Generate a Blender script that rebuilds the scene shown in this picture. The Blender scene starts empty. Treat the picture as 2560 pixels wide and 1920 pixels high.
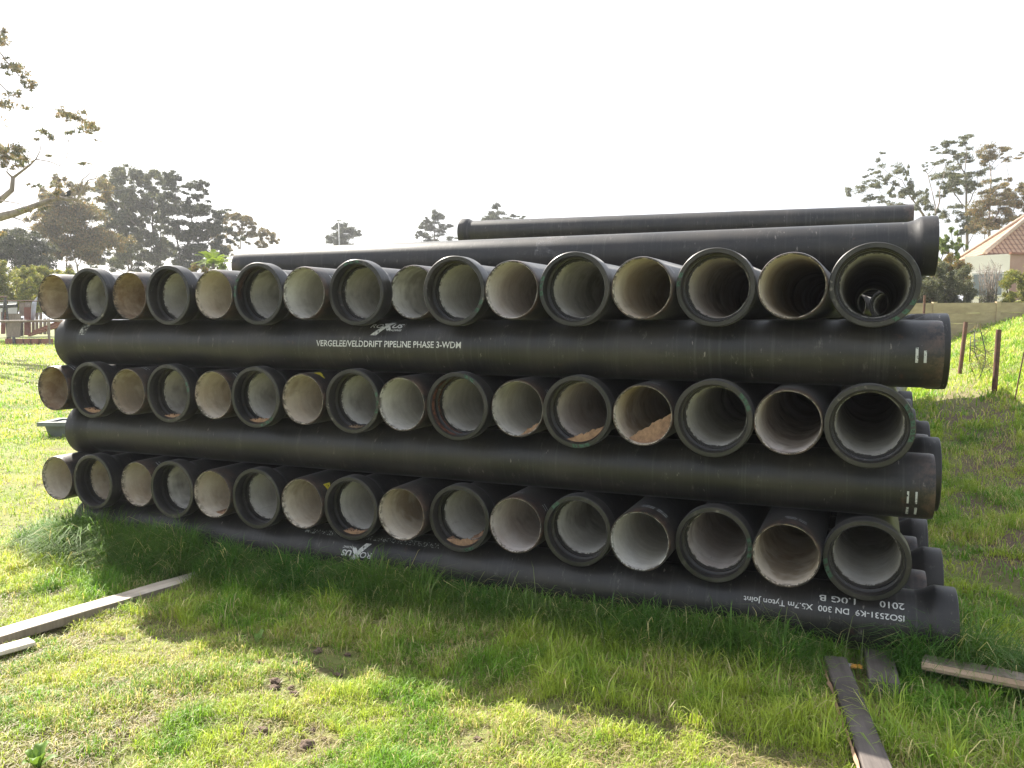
import bpy, math, random
import numpy as np
from mathutils import Vector, Matrix
R_ = math.radians
rng = np.random.default_rng(7); random.seed(7)
S = bpy.context.scene; COL = S.collection
# ------------------------------------------------------------------ camera, world, sun, exposure
CAM = np.array([5.43642, -4.01129, 1.65700]); YAW, PIT, ROL, F = -0.4198018, 0.0812596, -0.0070984, 2011.76
fw = np.array([math.sin(YAW)*math.cos(PIT), math.cos(YAW)*math.cos(PIT), -math.sin(PIT)])
rt0 = np.array([math.cos(YAW), -math.sin(YAW), 0.0]); up0 = np.cross(rt0, fw)
rt = math.cos(ROL)*rt0+math.sin(ROL)*up0; up = -math.sin(ROL)*rt0+math.cos(ROL)*up0
cd = bpy.data.cameras.new('camera'); cam = bpy.data.objects.new('camera', cd); COL.objects.link(cam)
cd.sensor_width = 36; cd.lens = F/2560*36; cd.clip_start = 0.05; cd.clip_end = 3000
m = Matrix.Identity(4)
for i in range(3):
    m[i][0] = rt[i]; m[i][1] = up[i]; m[i][2] = -fw[i]; m[i][3] = CAM[i]
cam.matrix_world = m; S.camera = cam
SUN = Vector((-2.05, .95, 2.03)).normalized()
w = bpy.data.worlds.new('World'); S.world = w; w.use_nodes = True
nt = w.node_tree; nt.nodes.clear()
sky = nt.nodes.new('ShaderNodeTexSky'); sky.sky_type = 'NISHITA'; sky.sun_disc = False
sky.sun_elevation = math.asin(SUN.z); sky.sun_rotation = math.atan2(SUN.x, SUN.y)
sky.dust_density = 3.0; sky.air_density = 1.0
bg = nt.nodes.new('ShaderNodeBackground'); bg.inputs['Strength'].default_value = .066
mixw = nt.nodes.new('ShaderNodeMix'); mixw.data_type = 'RGBA'
mixw.inputs['Factor'].default_value = .62          # thin bright cloud veil over the whole sky
mixw.inputs['B'].default_value = (6.4, 6.8, 7.4, 1)
out = nt.nodes.new('ShaderNodeOutputWorld')
nt.links.new(sky.outputs[0], mixw.inputs['A']); nt.links.new(mixw.outputs['Result'], bg.inputs[0]); nt.links.new(bg.outputs[0], out.inputs[0])
sl = bpy.data.lights.new('sun', 'SUN'); sl.energy = 5.0; sl.angle = R_(.6); sl.color = (1, .94, .84)
so = bpy.data.objects.new('sun', sl); COL.objects.link(so); so.rotation_euler = SUN.to_track_quat('Z', 'Y').to_euler()
S.view_settings.view_transform = 'Standard'; S.view_settings.look = 'None'; S.view_settings.gamma = 1
S.view_settings.exposure = 1.65
S.cycles.max_bounces = 8; S.cycles.transparent_max_bounces = 12

def at(x, y, D):                     # a point of the place: D metres deep along the view axis, seen at (x, y) of the 2560 px photograph
    return CAM + (fw + rt*(x-1280)/F + up*(960-y)/F)*D
def seen(P, mx=250, my=200):
    d = P-CAM; z = d@fw
    zz = np.maximum(z, .01); x = 1280+F*(d@rt)/zz; y = 960-F*(d@up)/zz
    return (z > .3) & (x > -mx) & (x < 2560+mx) & (y < 1920+my) & (y > -my)

# ------------------------------------------------------------------ helpers
def mesh(name, V, Fc, mat=None, smooth=False, parent=None, col=None, sharp=None):
    me = bpy.data.meshes.new(name); me.from_pydata([tuple(map(float, v)) for v in V], [], [tuple(f) for f in Fc]); me.update()
    if smooth:
        me.polygons.foreach_set('use_smooth', [True]*len(me.polygons))
        if sharp: me.set_sharp_from_angle(angle=R_(sharp))
    if mat: me.materials.append(mat)
    o = bpy.data.objects.new(name, me); COL.objects.link(o)
    if parent: o.parent = parent
    return o
def bigmesh(name, V, idx, nper, mat, col=None, parent=None):          # V (n,3); idx flat loops; nper loops per face
    me = bpy.data.meshes.new(name); V = np.ascontiguousarray(V, dtype=np.float32)
    me.vertices.add(len(V)); me.vertices.foreach_set('co', V.ravel())
    idx = np.ascontiguousarray(idx, dtype=np.int32).ravel(); nper = np.asarray(nper, dtype=np.int32)
    me.loops.add(len(idx)); me.loops.foreach_set('vertex_index', idx)
    me.polygons.add(len(nper)); st = np.concatenate([[0], np.cumsum(nper)[:-1]]).astype(np.int32)
    me.polygons.foreach_set('loop_start', st); me.polygons.foreach_set('loop_total', nper)
    me.update(calc_edges=True)
    if col is not None:
        a = me.color_attributes.new('tint', 'FLOAT_COLOR', 'POINT')
        c = np.ones((len(V), 4), dtype=np.float32); c[:, :3] = col; a.data.foreach_set('color', c.ravel())
    me.materials.append(mat); o = bpy.data.objects.new(name, me); COL.objects.link(o)
    if parent: o.parent = parent
    return o
def tag(o, label=None, cat=None, group=None, kind=None):
    if label: o['label'] = label
    if cat: o['category'] = cat
    if group: o['group'] = group
    if kind: o['kind'] = kind
    return o
def empty(name, loc=(0, 0, 0)):
    o = bpy.data.objects.new(name, None); o.empty_display_size = .1; COL.objects.link(o); o.location = Vector([float(v) for v in loc]); return o
class MB:
    def __init__(s): s.V = []; s.F = []
    def add(s, V, Fc):
        n = len(s.V); s.V += [tuple(v) for v in V]; s.F += [tuple(i+n for i in f) for f in Fc]; return s
    def box(s, c, u, v, w_):          # centre and three half axes
        c, u, v, w_ = map(np.array, (c, u, v, w_))
        P = [c+a*u+b*v+d*w_ for d in (-1, 1) for b in (-1, 1) for a in (-1, 1)]
        if np.dot(np.cross(u, v), w_) < 0: P = [P[i] for i in (1, 0, 3, 2, 5, 4, 7, 6)]
        return s.add(P, [(0, 2, 3, 1), (4, 5, 7, 6), (0, 1, 5, 4), (2, 6, 7, 3), (0, 4, 6, 2), (1, 3, 7, 5)])
    def tube(s, P, r, n=6):
        P = [np.array(p, float) for p in P]; r = r if hasattr(r, '__len__') else [r]*len(P); V = []
        a0 = None
        for i, p in enumerate(P):
            t = P[min(i+1, len(P)-1)]-P[max(i-1, 0)]; t = t/(np.linalg.norm(t)+1e-9)
            if a0 is None:
                a0 = np.cross(t, [0, 0, 1.]);
                if np.linalg.norm(a0) < .1: a0 = np.cross(t, [1., 0, 0])
            a = a0-t*(a0@t); a /= np.linalg.norm(a)+1e-9; a0 = a; b = np.cross(t, a)
            for k in range(n):
                q = 2*math.pi*k/n; V.append(p+r[i]*(a*math.cos(q)+b*math.sin(q)))
        Fc = [(i*n+k, i*n+(k+1) % n, (i+1)*n+(k+1) % n, (i+1)*n+k) for i in range(len(P)-1) for k in range(n)]
        Fc += [tuple(range(n))[::-1], tuple((len(P)-1)*n+k for k in range(n))]
        return s.add(V, Fc)
    def build(s, name, mat, parent=None, smooth=False, sharp=None): return mesh(name, s.V, s.F, mat, smooth, parent, sharp=sharp)

# ------------------------------------------------------------------ materials
def M(name):
    ma = bpy.data.materials.new(name); ma.use_nodes = True; nt = ma.node_tree
    return ma, nt, nt.nodes, nt.links, nt.nodes['Principled BSDF']
def nodes_noise(N, L, vec, scale, det=4, rough=.55, stretch=None):
    n = N.new('ShaderNodeTexNoise'); n.inputs['Scale'].default_value = scale; n.inputs['Detail'].default_value = det; n.inputs['Roughness'].default_value = rough
    if stretch:
        mp = N.new('ShaderNodeMapping'); mp.inputs['Scale'].default_value = stretch; L.new(vec, mp.inputs[0]); L.new(mp.outputs[0], n.inputs['Vector'])
    else: L.new(vec, n.inputs['Vector'])
    return n.outputs['Fac']
def ramp(N, L, fac, stops):
    r = N.new('ShaderNodeValToRGB'); e = r.color_ramp.elements
    while len(e) < len(stops): e.new(.5)
    for i, (p, c) in enumerate(stops):
        e[i].position = p; e[i].color = (*c, 1) if hasattr(c, '__len__') else (c, c, c, 1)
    L.new(fac, r.inputs[0]); return r.outputs[0]
def mix(N, L, f, a, b, mode='MIX'):
    n = N.new('ShaderNodeMix'); n.data_type = 'RGBA'; n.blend_type = mode
    for s_, v in (('Factor', f), ('A', a), ('B', b)):
        if isinstance(v, bpy.types.NodeSocket): L.new(v, n.inputs[s_])
        elif s_ == 'Factor': n.inputs[s_].default_value = v
        else: n.inputs[s_].default_value = (*v, 1)
    return n.outputs['Result']
def bump(N, L, B, h, st, dist=.01):
    b = N.new('ShaderNodeBump'); b.inputs['Strength'].default_value = st; b.inputs['Distance'].default_value = dist
    L.new(h, b.inputs['Height']); L.new(b.outputs[0], B.inputs['Normal'])
def objvec(N, L, k=37.):               # object coordinates shifted by a random number per object
    tc = N.new('ShaderNodeTexCoord'); oi = N.new('ShaderNodeObjectInfo'); v = N.new('ShaderNodeVectorMath'); v.operation = 'MULTIPLY_ADD'
    L.new(oi.outputs['Random'], v.inputs[0]); v.inputs[1].default_value = (k, k*.7, k*1.3); L.new(tc.outputs['Object'], v.inputs[2])
    return v.outputs[0], oi.outputs['Random']
def simple(name, c1, c2=None, scale=8, rough=.8, stretch=None, bp=0., metal=0.):
    ma, nt, N, L, B = M(name); vec, rnd = objvec(N, L)
    c2 = c2 or tuple(x*.7 for x in c1); f = nodes_noise(N, L, vec, scale, 6, .6, stretch)
    L.new(ramp(N, L, f, [(.3, c2), (.7, c1)]), B.inputs['Base Color']); B.inputs['Roughness'].default_value = rough; B.inputs['Metallic'].default_value = metal
    if bp: bump(N, L, B, f, bp)
    return ma
def bitumen_mat():
    ma, nt, N, L, B = M('bitumen_paint'); vec, rnd = objvec(N, L)
    fine = nodes_noise(N, L, vec, 1., 5, .7, (6, 160, 6)); big = nodes_noise(N, L, vec, 2.2, 6, .65)
    c = mix(N, L, fine, (.0030, .0031, .0037), (.0190, .0185, .0192))
    c = mix(N, L, ramp(N, L, big, [(.42, 0.), (.75, .65)]), c, (.050, .042, .036))
    sp = nodes_noise(N, L, vec, 1., 3, .6, (14, 40, 14))
    dr = nodes_noise(N, L, vec, 1., 5, .7, (5, 1.2, 5)); c = mix(N, L, ramp(N, L, dr, [(.52, 0.), (.72, .5)]), c, (.052, .046, .041))
    st_ = nodes_noise(N, L, vec, 1., 6, .75, (.9, 34, .9)); c = mix(N, L, ramp(N, L, st_, [(.55, 0.), (.72, .55)]), c, (.080, .076, .072))
    sc = nodes_noise(N, L, vec, 9., 8, .8, (1, 2.2, 1)); c = mix(N, L, ramp(N, L, sc, [(.585, 0.), (.66, .6)]), c, (.12, .11, .10))
    c = mix(N, L, ramp(N, L, sp, [(.69, 0.), (.74, .7)]), c, (.22, .2, .18))
    rs = nodes_noise(N, L, vec, 5.5, 5, .7)
    c = mix(N, L, ramp(N, L, rs, [(.66, 0.), (.74, .6)]), c, (.10, .045, .028))
    en = N.new('ShaderNodeSeparateXYZ'); tcc = N.new('ShaderNodeTexCoord'); L.new(tcc.outputs['Object'], en.inputs[0]); mr = N.new('ShaderNodeMapRange'); mr.inputs['From Min'].default_value = 5.72; mr.inputs['From Max'].default_value = 5.835; L.new(en.outputs['Y'], mr.inputs['Value'])
    mu = N.new('ShaderNodeMath'); mu.operation = 'MULTIPLY'; L.new(mr.outputs[0], mu.inputs[0]); L.new(ramp(N, L, nodes_noise(N, L, vec, 14, 6, .8), [(.42, 0.), (.62, .9)]), mu.inputs[1]); c = mix(N, L, mu.outputs[0], c, (.10, .062, .045))   # scraped, rusty plain ends
    L.new(c, B.inputs['Base Color']); L.new(ramp(N, L, big, [(.3, .42), (.75, .62)]), B.inputs['Roughness'])
    B.inputs['Specular IOR Level'].default_value = .36; B.inputs['Coat Weight'].default_value = .22; B.inputs['Coat Roughness'].default_value = .30; B.inputs['Sheen Weight'].default_value = .12; B.inputs['Sheen Roughness'].default_value = .22
    bump(N, L, B, mix(N, L, .5, fine, sp), .3, .004); return ma
def lining_mat(tone, name):
    ma, nt, N, L, B = M(name); vec, rnd = objvec(N, L)
    a = nodes_noise(N, L, vec, 3., 7, .65); b = nodes_noise(N, L, vec, 1., 6, .7, (9, 1.6, 9)); g = nodes_noise(N, L, vec, 60, 3, .6)
    base = {'grey': (.57, .555, .525), 'warm': (.58, .53, .455), 'pink': (.57, .53, .50), 'stain': (.58, .49, .37)}[tone]
    dark = {'grey': (.36, .33, .29), 'warm': (.37, .28, .19), 'pink': (.35, .28, .24), 'stain': (.24, .155, .09)}[tone]
    amt = .95 if tone == 'stain' else .7
    c = mix(N, L, ramp(N, L, a, [(.36, 0.), (.62, amt)]), base, dark)
    c = mix(N, L, ramp(N, L, b, [(.62 if tone != 'stain' else .56, 0.), (.78, .55)]), c, tuple(x*.42 for x in dark))
    bl = nodes_noise(N, L, vec, 1.6, 4, .75); c = mix(N, L, ramp(N, L, bl, [(.53, 0.), (.63, .7)]), c, tuple(x*.62 for x in dark))
    rg = nodes_noise(N, L, vec, 1., 4, .6, (1.2, 26, 1.2)); c = mix(N, L, .22, c, rg, 'OVERLAY')
    c = mix(N, L, .12, c, g, 'OVERLAY')
    ck = nodes_noise(N, L, vec, 2., 3, .6, (4, 2.2, 34))
    c = mix(N, L, ramp(N, L, ck, [(.72, 0.), (.80, .4)]), c, (.12, .10, .08))
    tcc = N.new('ShaderNodeTexCoord'); en = N.new('ShaderNodeSeparateXYZ'); L.new(tcc.outputs['Object'], en.inputs[0])
    for lo_, hi_ in ((5.80, 5.838), (.128, .108)):
        mr = N.new('ShaderNodeMapRange'); mr.inputs['From Min'].default_value = lo_; mr.inputs['From Max'].default_value = hi_; L.new(en.outputs['Y'], mr.inputs['Value'])
        mu = N.new('ShaderNodeMath'); mu.operation = 'MULTIPLY'; L.new(mr.outputs[0], mu.inputs[0]); L.new(ramp(N, L, nodes_noise(N, L, vec, 32, 5, .75), [(.47, 0.), (.53, .95)]), mu.inputs[1]); c = mix(N, L, mu.outputs[0], c, (.05, .042, .036))
    L.new(c, B.inputs['Base Color']); B.inputs['Roughness'].default_value = .85
    bump(N, L, B, mix(N, L, .5, a, rg), .3, .003); return ma
def paint_mat(name, c, lo=.40, hi=.52, scale=45, rough=.6):
    ma, nt, N, L, B = M(name); vec, rnd = objvec(N, L); f = nodes_noise(N, L, vec, scale, 5, .75)
    L.new(ramp(N, L, f, [(lo, 0.), (hi, 1.)]), B.inputs['Alpha']); B.inputs['Base Color'].default_value = (*c, 1); B.inputs['Roughness'].default_value = rough
    return ma
def tint_mat(name, trans=.35, rough=.55, mul=1.):
    ma, nt, N, L, B = M(name); a = N.new('ShaderNodeAttribute'); a.attribute_name = 'tint'
    L.new(a.outputs['Color'], B.inputs['Base Color']); B.inputs['Roughness'].default_value = rough; B.inputs['Specular IOR Level'].default_value = .35
    tr = N.new('ShaderNodeBsdfTranslucent'); L.new(mix(N, L, 1., a.outputs['Color'], (1.25, 1.25, .7), 'MULTIPLY'), tr.inputs[0])
    mx = N.new('ShaderNodeMixShader'); mx.inputs[0].default_value = trans
    L.new(B.outputs[0], mx.inputs[1]); L.new(tr.outputs[0], mx.inputs[2]); L.new(mx.outputs[0], N['Material Output'].inputs[0]); return ma
def wood_mat(name, c1, c2, axis=1, rough=.75):
    ma, nt, N, L, B = M(name); vec, rnd = objvec(N, L); st = [26, 26, 26]; st[axis] = 1.3
    g = nodes_noise(N, L, vec, 1., 6, .7, tuple(st)); k = nodes_noise(N, L, vec, 3.5, 4, .6)
    c = mix(N, L, ramp(N, L, g, [(.32, 0.), (.68, 1.)]), c2, c1); c = mix(N, L, ramp(N, L, k, [(.5, 0.), (.72, .6)]), c, tuple(x*.5 for x in c2))
    L.new(c, B.inputs['Base Color']); B.inputs['Roughness'].default_value = rough; bump(N, L, B, g, .5, .004); return ma
MAT = dict(
    bitumen=bitumen_mat(), white=paint_mat('stencil_paint', (.56, .56, .55), .33, .47, 55), white2=paint_mat('faint_stencil_paint', (.34, .35, .34), .42, .60, 60),
    tick=paint_mat('tick_paint', (.46, .47, .47), .33, .46, 60), green=paint_mat('green_paint', (.028, .075, .048), .34, .5, 40), yellow=paint_mat('yellow_paint', (.55, .46, .03), .34, .44, 40),
    chalk=paint_mat('pale_smear', (.24, .23, .23), .46, .80, 14), silver=paint_mat('sun_spot_and_scuff', (.5, .5, .48), .40, .62, 18),
    leaf=tint_mat('leaves', .30), grass=tint_mat('grass_blades', .40, .5), bark=simple('gum_bark', (.34, .29, .24), (.13, .10, .08), 3, .9, (2, 2, .6), .4),
    bark_dark=simple('dark_bark', (.16, .13, .11), (.07, .055, .045), 4, .9, None, .4),
    sand=simple('orange_sand', (.33, .20, .125), (.16, .095, .06), 38, .95, None, .7), clod=simple('soil_clods', (.20, .14, .10), (.07, .045, .032), 34, .95, None, .8),
    rust=simple('rusty_metal', (.16, .075, .045), (.07, .035, .025), 9, .85, None, .3),
    beam=wood_mat('pale_timber', (.70, .62, .52), (.50, .41, .32)), grey_wood=wood_mat('weathered_timber', (.17, .145, .13), (.07, .058, .052)), split=wood_mat('split_timber', (.52, .34, .22), (.34, .20, .13)),
    pinkwood=wood_mat('fresh_sawn_timber', (.60, .44, .33), (.46, .31, .22)),
    conc=simple('precast_concrete', (.46, .37, .23), (.30, .235, .14), 2.2, .9, (1, 1, 2.5), .3), trough=simple('grey_trough', (.17, .19, .18), (.11, .12, .115), 6, .7),
    terra=simple('terracotta', (.30, .13, .08), (.20, .085, .055), 6, .8), redboard=simple('red_board', (.20, .07, .05), (.12, .045, .035), 5, .85), board=wood_mat('old_board', (.30, .25, .20), (.17, .13, .10), 2),
    whiteboard=simple('white_sheet', (.62, .62, .60), (.48, .47, .45), 2, .6), steel=simple('dark_steel', (.07, .07, .075), (.04, .04, .042), 6, .6), pole=simple('galvanised', (.5, .5, .5), (.36, .36, .36), 6, .5, None, 0, .3),
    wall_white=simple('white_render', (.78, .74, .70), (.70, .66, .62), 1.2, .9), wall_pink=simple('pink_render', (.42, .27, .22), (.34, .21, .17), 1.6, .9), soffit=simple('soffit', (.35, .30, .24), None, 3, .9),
    glass=simple('window_glass', (.20, .23, .26), (.13, .15, .17), 1, .15), bird=simple('dark_feathers', (.02, .02, .022), None, 20, .7), sheet=simple('galvanised_sheet', (.42, .43, .45), (.3, .31, .33), 3, .45, None, 0, .5),
)
LIN = {k: lining_mat(k, 'cement_lining_'+k) for k in ('grey', 'warm', 'pink', 'stain')}

# ------------------------------------------------------------------ ground
def ss(t): t = np.clip(t, 0, 1); return t*t*(3-2*t)
def vnoise(x, y, sc, seed=0):
    x = np.asarray(x)*sc+seed*17.3; y = np.asarray(y)*sc+seed*9.1; xi = np.floor(x); yi = np.floor(y); fx = x-xi; fy = y-yi
    h = lambda a, b: np.modf(np.abs(np.sin(a*127.1+b*311.7+seed*3.3)*43758.5453))[0]
    fx = fx*fx*(3-2*fx); fy = fy*fy*(3-2*fy)
    return (h(xi, yi)*(1-fx)+h(xi+1, yi)*fx)*(1-fy)+(h(xi, yi+1)*(1-fx)+h(xi+1, yi+1)*fx)*fy
def hg(x, y):
    x = np.asarray(x, float); y = np.asarray(y, float)
    h = -.035-.0065*np.clip(x, -12, 12)
    h = h+.80*ss((-x-2)/22)
    t = ss((x-5.2)/1.8)
    h = h+t*.046*np.clip(y-6, 0, 22)+np.clip(x-6.95, 0, 4)*.34*ss((y-2)/9)
    near = ss(1-(np.hypot(x-3, y)-14)/20)
    h = h+near*(.05*(vnoise(x, y, 1.3, 1)-.5)+.035*(vnoise(x, y, 4, 2)-.5))*np.where((x > -.4) & (x < 6) & (y > .1) & (y < 6.2), .2, 1)
    return h
def axis(c, lo, hi, n, k): 
    t = np.linspace(-1, 1, n); s_ = np.sinh(k*t)/math.sinh(k); return c+np.where(s_ < 0, s_*(c-lo), s_*(hi-c))
gx = axis(3.2, -700, 700, 420, 8.2); gy = axis(.5, -300, 1500, 420, 8.4)
GX, GY = np.meshgrid(gx, gy, indexing='ij'); V = np.stack([GX, GY, hg(GX, GY)], -1).reshape(-1, 3)
n1, n2 = GX.shape; i = np.arange(n1*n2).reshape(n1, n2); q = np.stack([i[:-1, :-1], i[1:, :-1], i[1:, 1:], i[:-1, 1:]], -1).reshape(-1, 4)
ma, nt, N, L, B = M('soil_and_thatch'); tc = N.new('ShaderNodeTexCoord'); vec = tc.outputs['Object']
a = nodes_noise(N, L, vec, 1.1, 8, .65); b = nodes_noise(N, L, vec, 26, 6, .7); c_ = nodes_noise(N, L, vec, 5, 5, .6)
col = mix(N, L, ramp(N, L, a, [(.4, 0.), (.62, 1.)]), (.20, .25, .05), (.27, .26, .09)); col = mix(N, L, ramp(N, L, c_, [(.54, 0.), (.68, .9)]), col, (.11, .075, .045))
col = mix(N, L, ramp(N, L, b, [(.35, 0.), (.7, .75)]), mix(N, L, .35, col, (.06, .05, .02)), col)
at_ = N.new('ShaderNodeAttribute'); at_.attribute_name = 'tint'; col = mix(N, L, at_.outputs['Fac'], col, mix(N, L, b, (.075, .045, .028), (.20, .135, .09)))
L.new(col, B.inputs['Base Color']); B.inputs['Roughness'].default_value = .95; bump(N, L, B, b, .8, .02)
tv = ss(1.4-np.abs(V[:, 0]-(6.45+.04*V[:, 1]))/.5)*ss((V[:, 1]-1)/1.5)*ss((16-V[:, 1])/6)*(.35+.9*vnoise(V[:, 0], V[:, 1], 1.5, 52))
g = bigmesh('ground', V, q, np.full(len(q), 4), ma, np.clip(tv*1.3, 0, 1)[:, None]*np.ones(3)); g.data.polygons.foreach_set('use_smooth', [True]*len(q)); tag(g, kind='structure')

# ------------------------------------------------------------------ pipes
LP = 5.84; NS = 56
SOCK = [(.1575, .108), (.1675, .108), (.168, .082), (.183, .077), (.183, .047), (.1705, .041), (.1705, .012), (.1765, 0), (.1965, 0), (.2003, .004), (.2009, .02), (.2009, .088), (.197, .102), (.187, .122), (.176, .142), (.169, .165), (.1655, .185)]
BARR = [(.1655, .185), (.166, .4), (.166, LP-.12), (.1655, LP-.02), (.1628, LP-.003), (.1615, LP), (.1572, LP), (.157, LP-.02)]
LINE = [(.157, .110), (.1535, .1085), (.153, .115), (.153, 1.2), (.153, 3), (.153, LP-.01), (.1545, LP-.002), (.157, LP-.002)]
def lathe(prof, n=NS, wob=0.):
    V = []; Fc = []
    for j, (r, a) in enumerate(prof):
        for k in range(n):
            t = 2*math.pi*k/n; rr = r+(wob*(math.sin(5*t+1)+math.sin(13*t)+1.3*math.sin(29*t+2)+.8*math.sin(3*t)) if wob and j in (0, 1, 6, 7) else 0)
            V.append((rr*math.cos(t), a, rr*math.sin(t)))
    for j in range(len(prof)-1):
        for k in range(n): Fc.append((j*n+k, j*n+(k+1) % n, (j+1)*n+(k+1) % n, (j+1)*n+k))
    return V, Fc
def lmesh(name, prof, mat, wob=0.):
    V, Fc = lathe(prof, NS, wob); me = bpy.data.meshes.new(name); me.from_pydata(V, [], Fc); me.materials.append(mat)
    me.polygons.foreach_set('use_smooth', [True]*len(me.polygons)); me.set_sharp_from_angle(angle=R_(38)); return me
ME_S = lmesh('socket', SOCK, MAT['bitumen']); ME_B = lmesh('barrel', BARR, MAT['bitumen']); ME_L = {k: lmesh('cement_lining', LINE, v, .0006) for k, v in LIN.items()}
def make_pipe(P0, X, Y, Z, label, group, tone):                      # P0 = centre of the socket face, Y along the pipe
    t = bpy.data.objects.new('iron_pipe', None); COL.objects.link(t); t.empty_display_size = .1
    mm = Matrix.Identity(4)
    for i in range(3): mm[i][0] = X[i]; mm[i][1] = Y[i]; mm[i][2] = Z[i]; mm[i][3] = P0[i]
    t.matrix_world = mm; tag(t, label, 'pipe', group)
    for nm, me in (('barrel', ME_B), ('socket', ME_S), ('cement_lining', ME_L[tone])):
        o = bpy.data.objects.new(nm, me); COL.objects.link(o); o.parent = t
    return t
def arcpatch(MBo, a0, a1, t0, t1, r, n=None):                         # a patch wrapped round the barrel, angles in degrees
    n = n or max(2, int(abs(t1-t0)/4)+1); V = []
    for k in range(n+1):
        t = R_(t0+(t1-t0)*k/n); V += [(r*math.cos(t), a0, r*math.sin(t)), (r*math.cos(t), a1, r*math.sin(t))]
    MBo.add(V, [(2*k, 2*k+1, 2*k+3, 2*k+2) for k in range(n)])
def facepatch(MBo, t0, t1, r0, r1, a, skew=0):                         # a patch on the socket's ring face
    n = 3; V = []
    for k in range(n+1):
        t = R_(t0+(t1-t0)*k/n); V += [(r0*math.cos(t), a, r0*math.sin(t)), (r1*math.cos(t+skew), a, r1*math.sin(t+skew))]
    MBo.add(V, [(2*k, 2*k+1, 2*k+3, 2*k+2) for k in range(n)])
ORD = ['first', 'second', 'third', 'fourth', 'fifth', 'sixth', 'seventh', 'eighth', 'ninth', 'tenth', 'eleventh', 'twelfth', 'thirteenth', 'fourteenth', 'fifteenth', 'sixteenth']
XS = [[0.0, .365, .735, 1.104, 1.472, 1.839, 2.201, 2.563, 2.922, 3.248, 3.599, 3.961, 4.333, 4.705, 5.077, 5.443], [-.033, .329, .699, 1.066, 1.432, 1.793, 2.154, 2.513, 2.878, 3.236, 3.605, 3.973, 4.342, 4.706, 5.072, 5.438], [-.037, .329, .69, 1.04, 1.4, 1.767, 2.133, 2.497, 2.868, 3.24, 3.604, 3.97, 4.341, 4.711, 5.074, 5.443]]
YS = [[.001, -.014, .003, -.018, .011, .004, -.006, .016, .128, -.006, -.021, -.028, -.015, .013, -.015, -.004], [-.013, -.008, -.008, -.006, .021, .003, .014, .019, -.006, -.001, .031, -.003, -.014, -.019, -.028, -.047], [-.01, -.013, .047, .004, -.005, -.004, -.006, -.003, -.009, .019, .007, .016, -.053, .024, -.029, .028]]
ZR = [1.8378, 1.1696, .5006]; TS = -.0064; SL = .0321673
TONE = ['sgsgwgggggpgwpwg', 'sgwgwgwggggpwgpg', 'wwwgwgwgwgpggpwg']
TN = {'s': 'stain', 'g': 'grey', 'w': 'warm', 'p': 'pink'}
ROWN = ['top', 'middle', 'bottom']
GREEN = {(0, 5): [150, 166, 180], (0, 7): [84, 97, 110], (0, 9): [-22, -38], (0, 11): [160, 172, 185], (0, 13): [158, 172], (0, 15): [-28, -44, -60], (1, 5): [-48, -60, -74], (1, 7): [14, -2, -18], (1, 9): [68, 56], (1, 11): [-82, -94, -72],
         (1, 13): [38, 28, 18], (1, 15): [30, 18, 6, -6, -17], (2, 9): [-66, -76], (2, 11): [128, 138], (2, 13): [12, 0, -12], (2, 15): [186, 198, 208], (1, 3): [20, 8]}
TICK = {(1, 0): [(52, 74)], (1, 2): [(62, 84)], (1, 4): [(36, 60)], (0, 4): [(30, 50)], (0, 6): [(28, 42)], (2, 2): [(45, 62)], (1, 10): [(26, 38)], (2, 10): [(88, 112), (26, 40)], (2, 12): [(72, 96), (44, 66)], (2, 14): [(76, 96), (58, 72)], (0, 12): [(28, 44)], (1, 12): [(66, 84)]}
SPEC = {(0, 0): 'brown streaked lining', (0, 2): 'dark scratches inside', (0, 4): 'brown stain inside', (0, 8): 'end set back from neighbours', (0, 15): 'see-through bore', (0, 13): 'wavy brown lines inside', (1, 0): 'brown smeared lining', (1, 6): 'yellow mark on top', (1, 9): 'rusty inside the socket', (1, 12): 'heap of orange sand inside',
        (1, 14): 'red-brown marks inside', (1, 15): 'green paint dashes at right', (2, 6): 'yellow mark at side', (2, 12): 'white double lines on top', (2, 14): 'brown dusty lining', (2, 9): 'sand in the lip', (1, 5): 'green dashes below', (0, 5): 'green dashes upper left', (2, 10): 'white ticks on top'}
for q_ in XS:                                                          # neighbours may touch, never overlap
    for _ in range(60):
        for i in range(15):
            g_ = .3645-(q_[i+1]-q_[i])
            if g_ > 0 and not (q_ is XS[0] and i == 8): q_[i] -= g_*.3; q_[i+1] += g_*.3
XS[0][8] = XS[0][9]-.346
PIPES = {}
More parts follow.
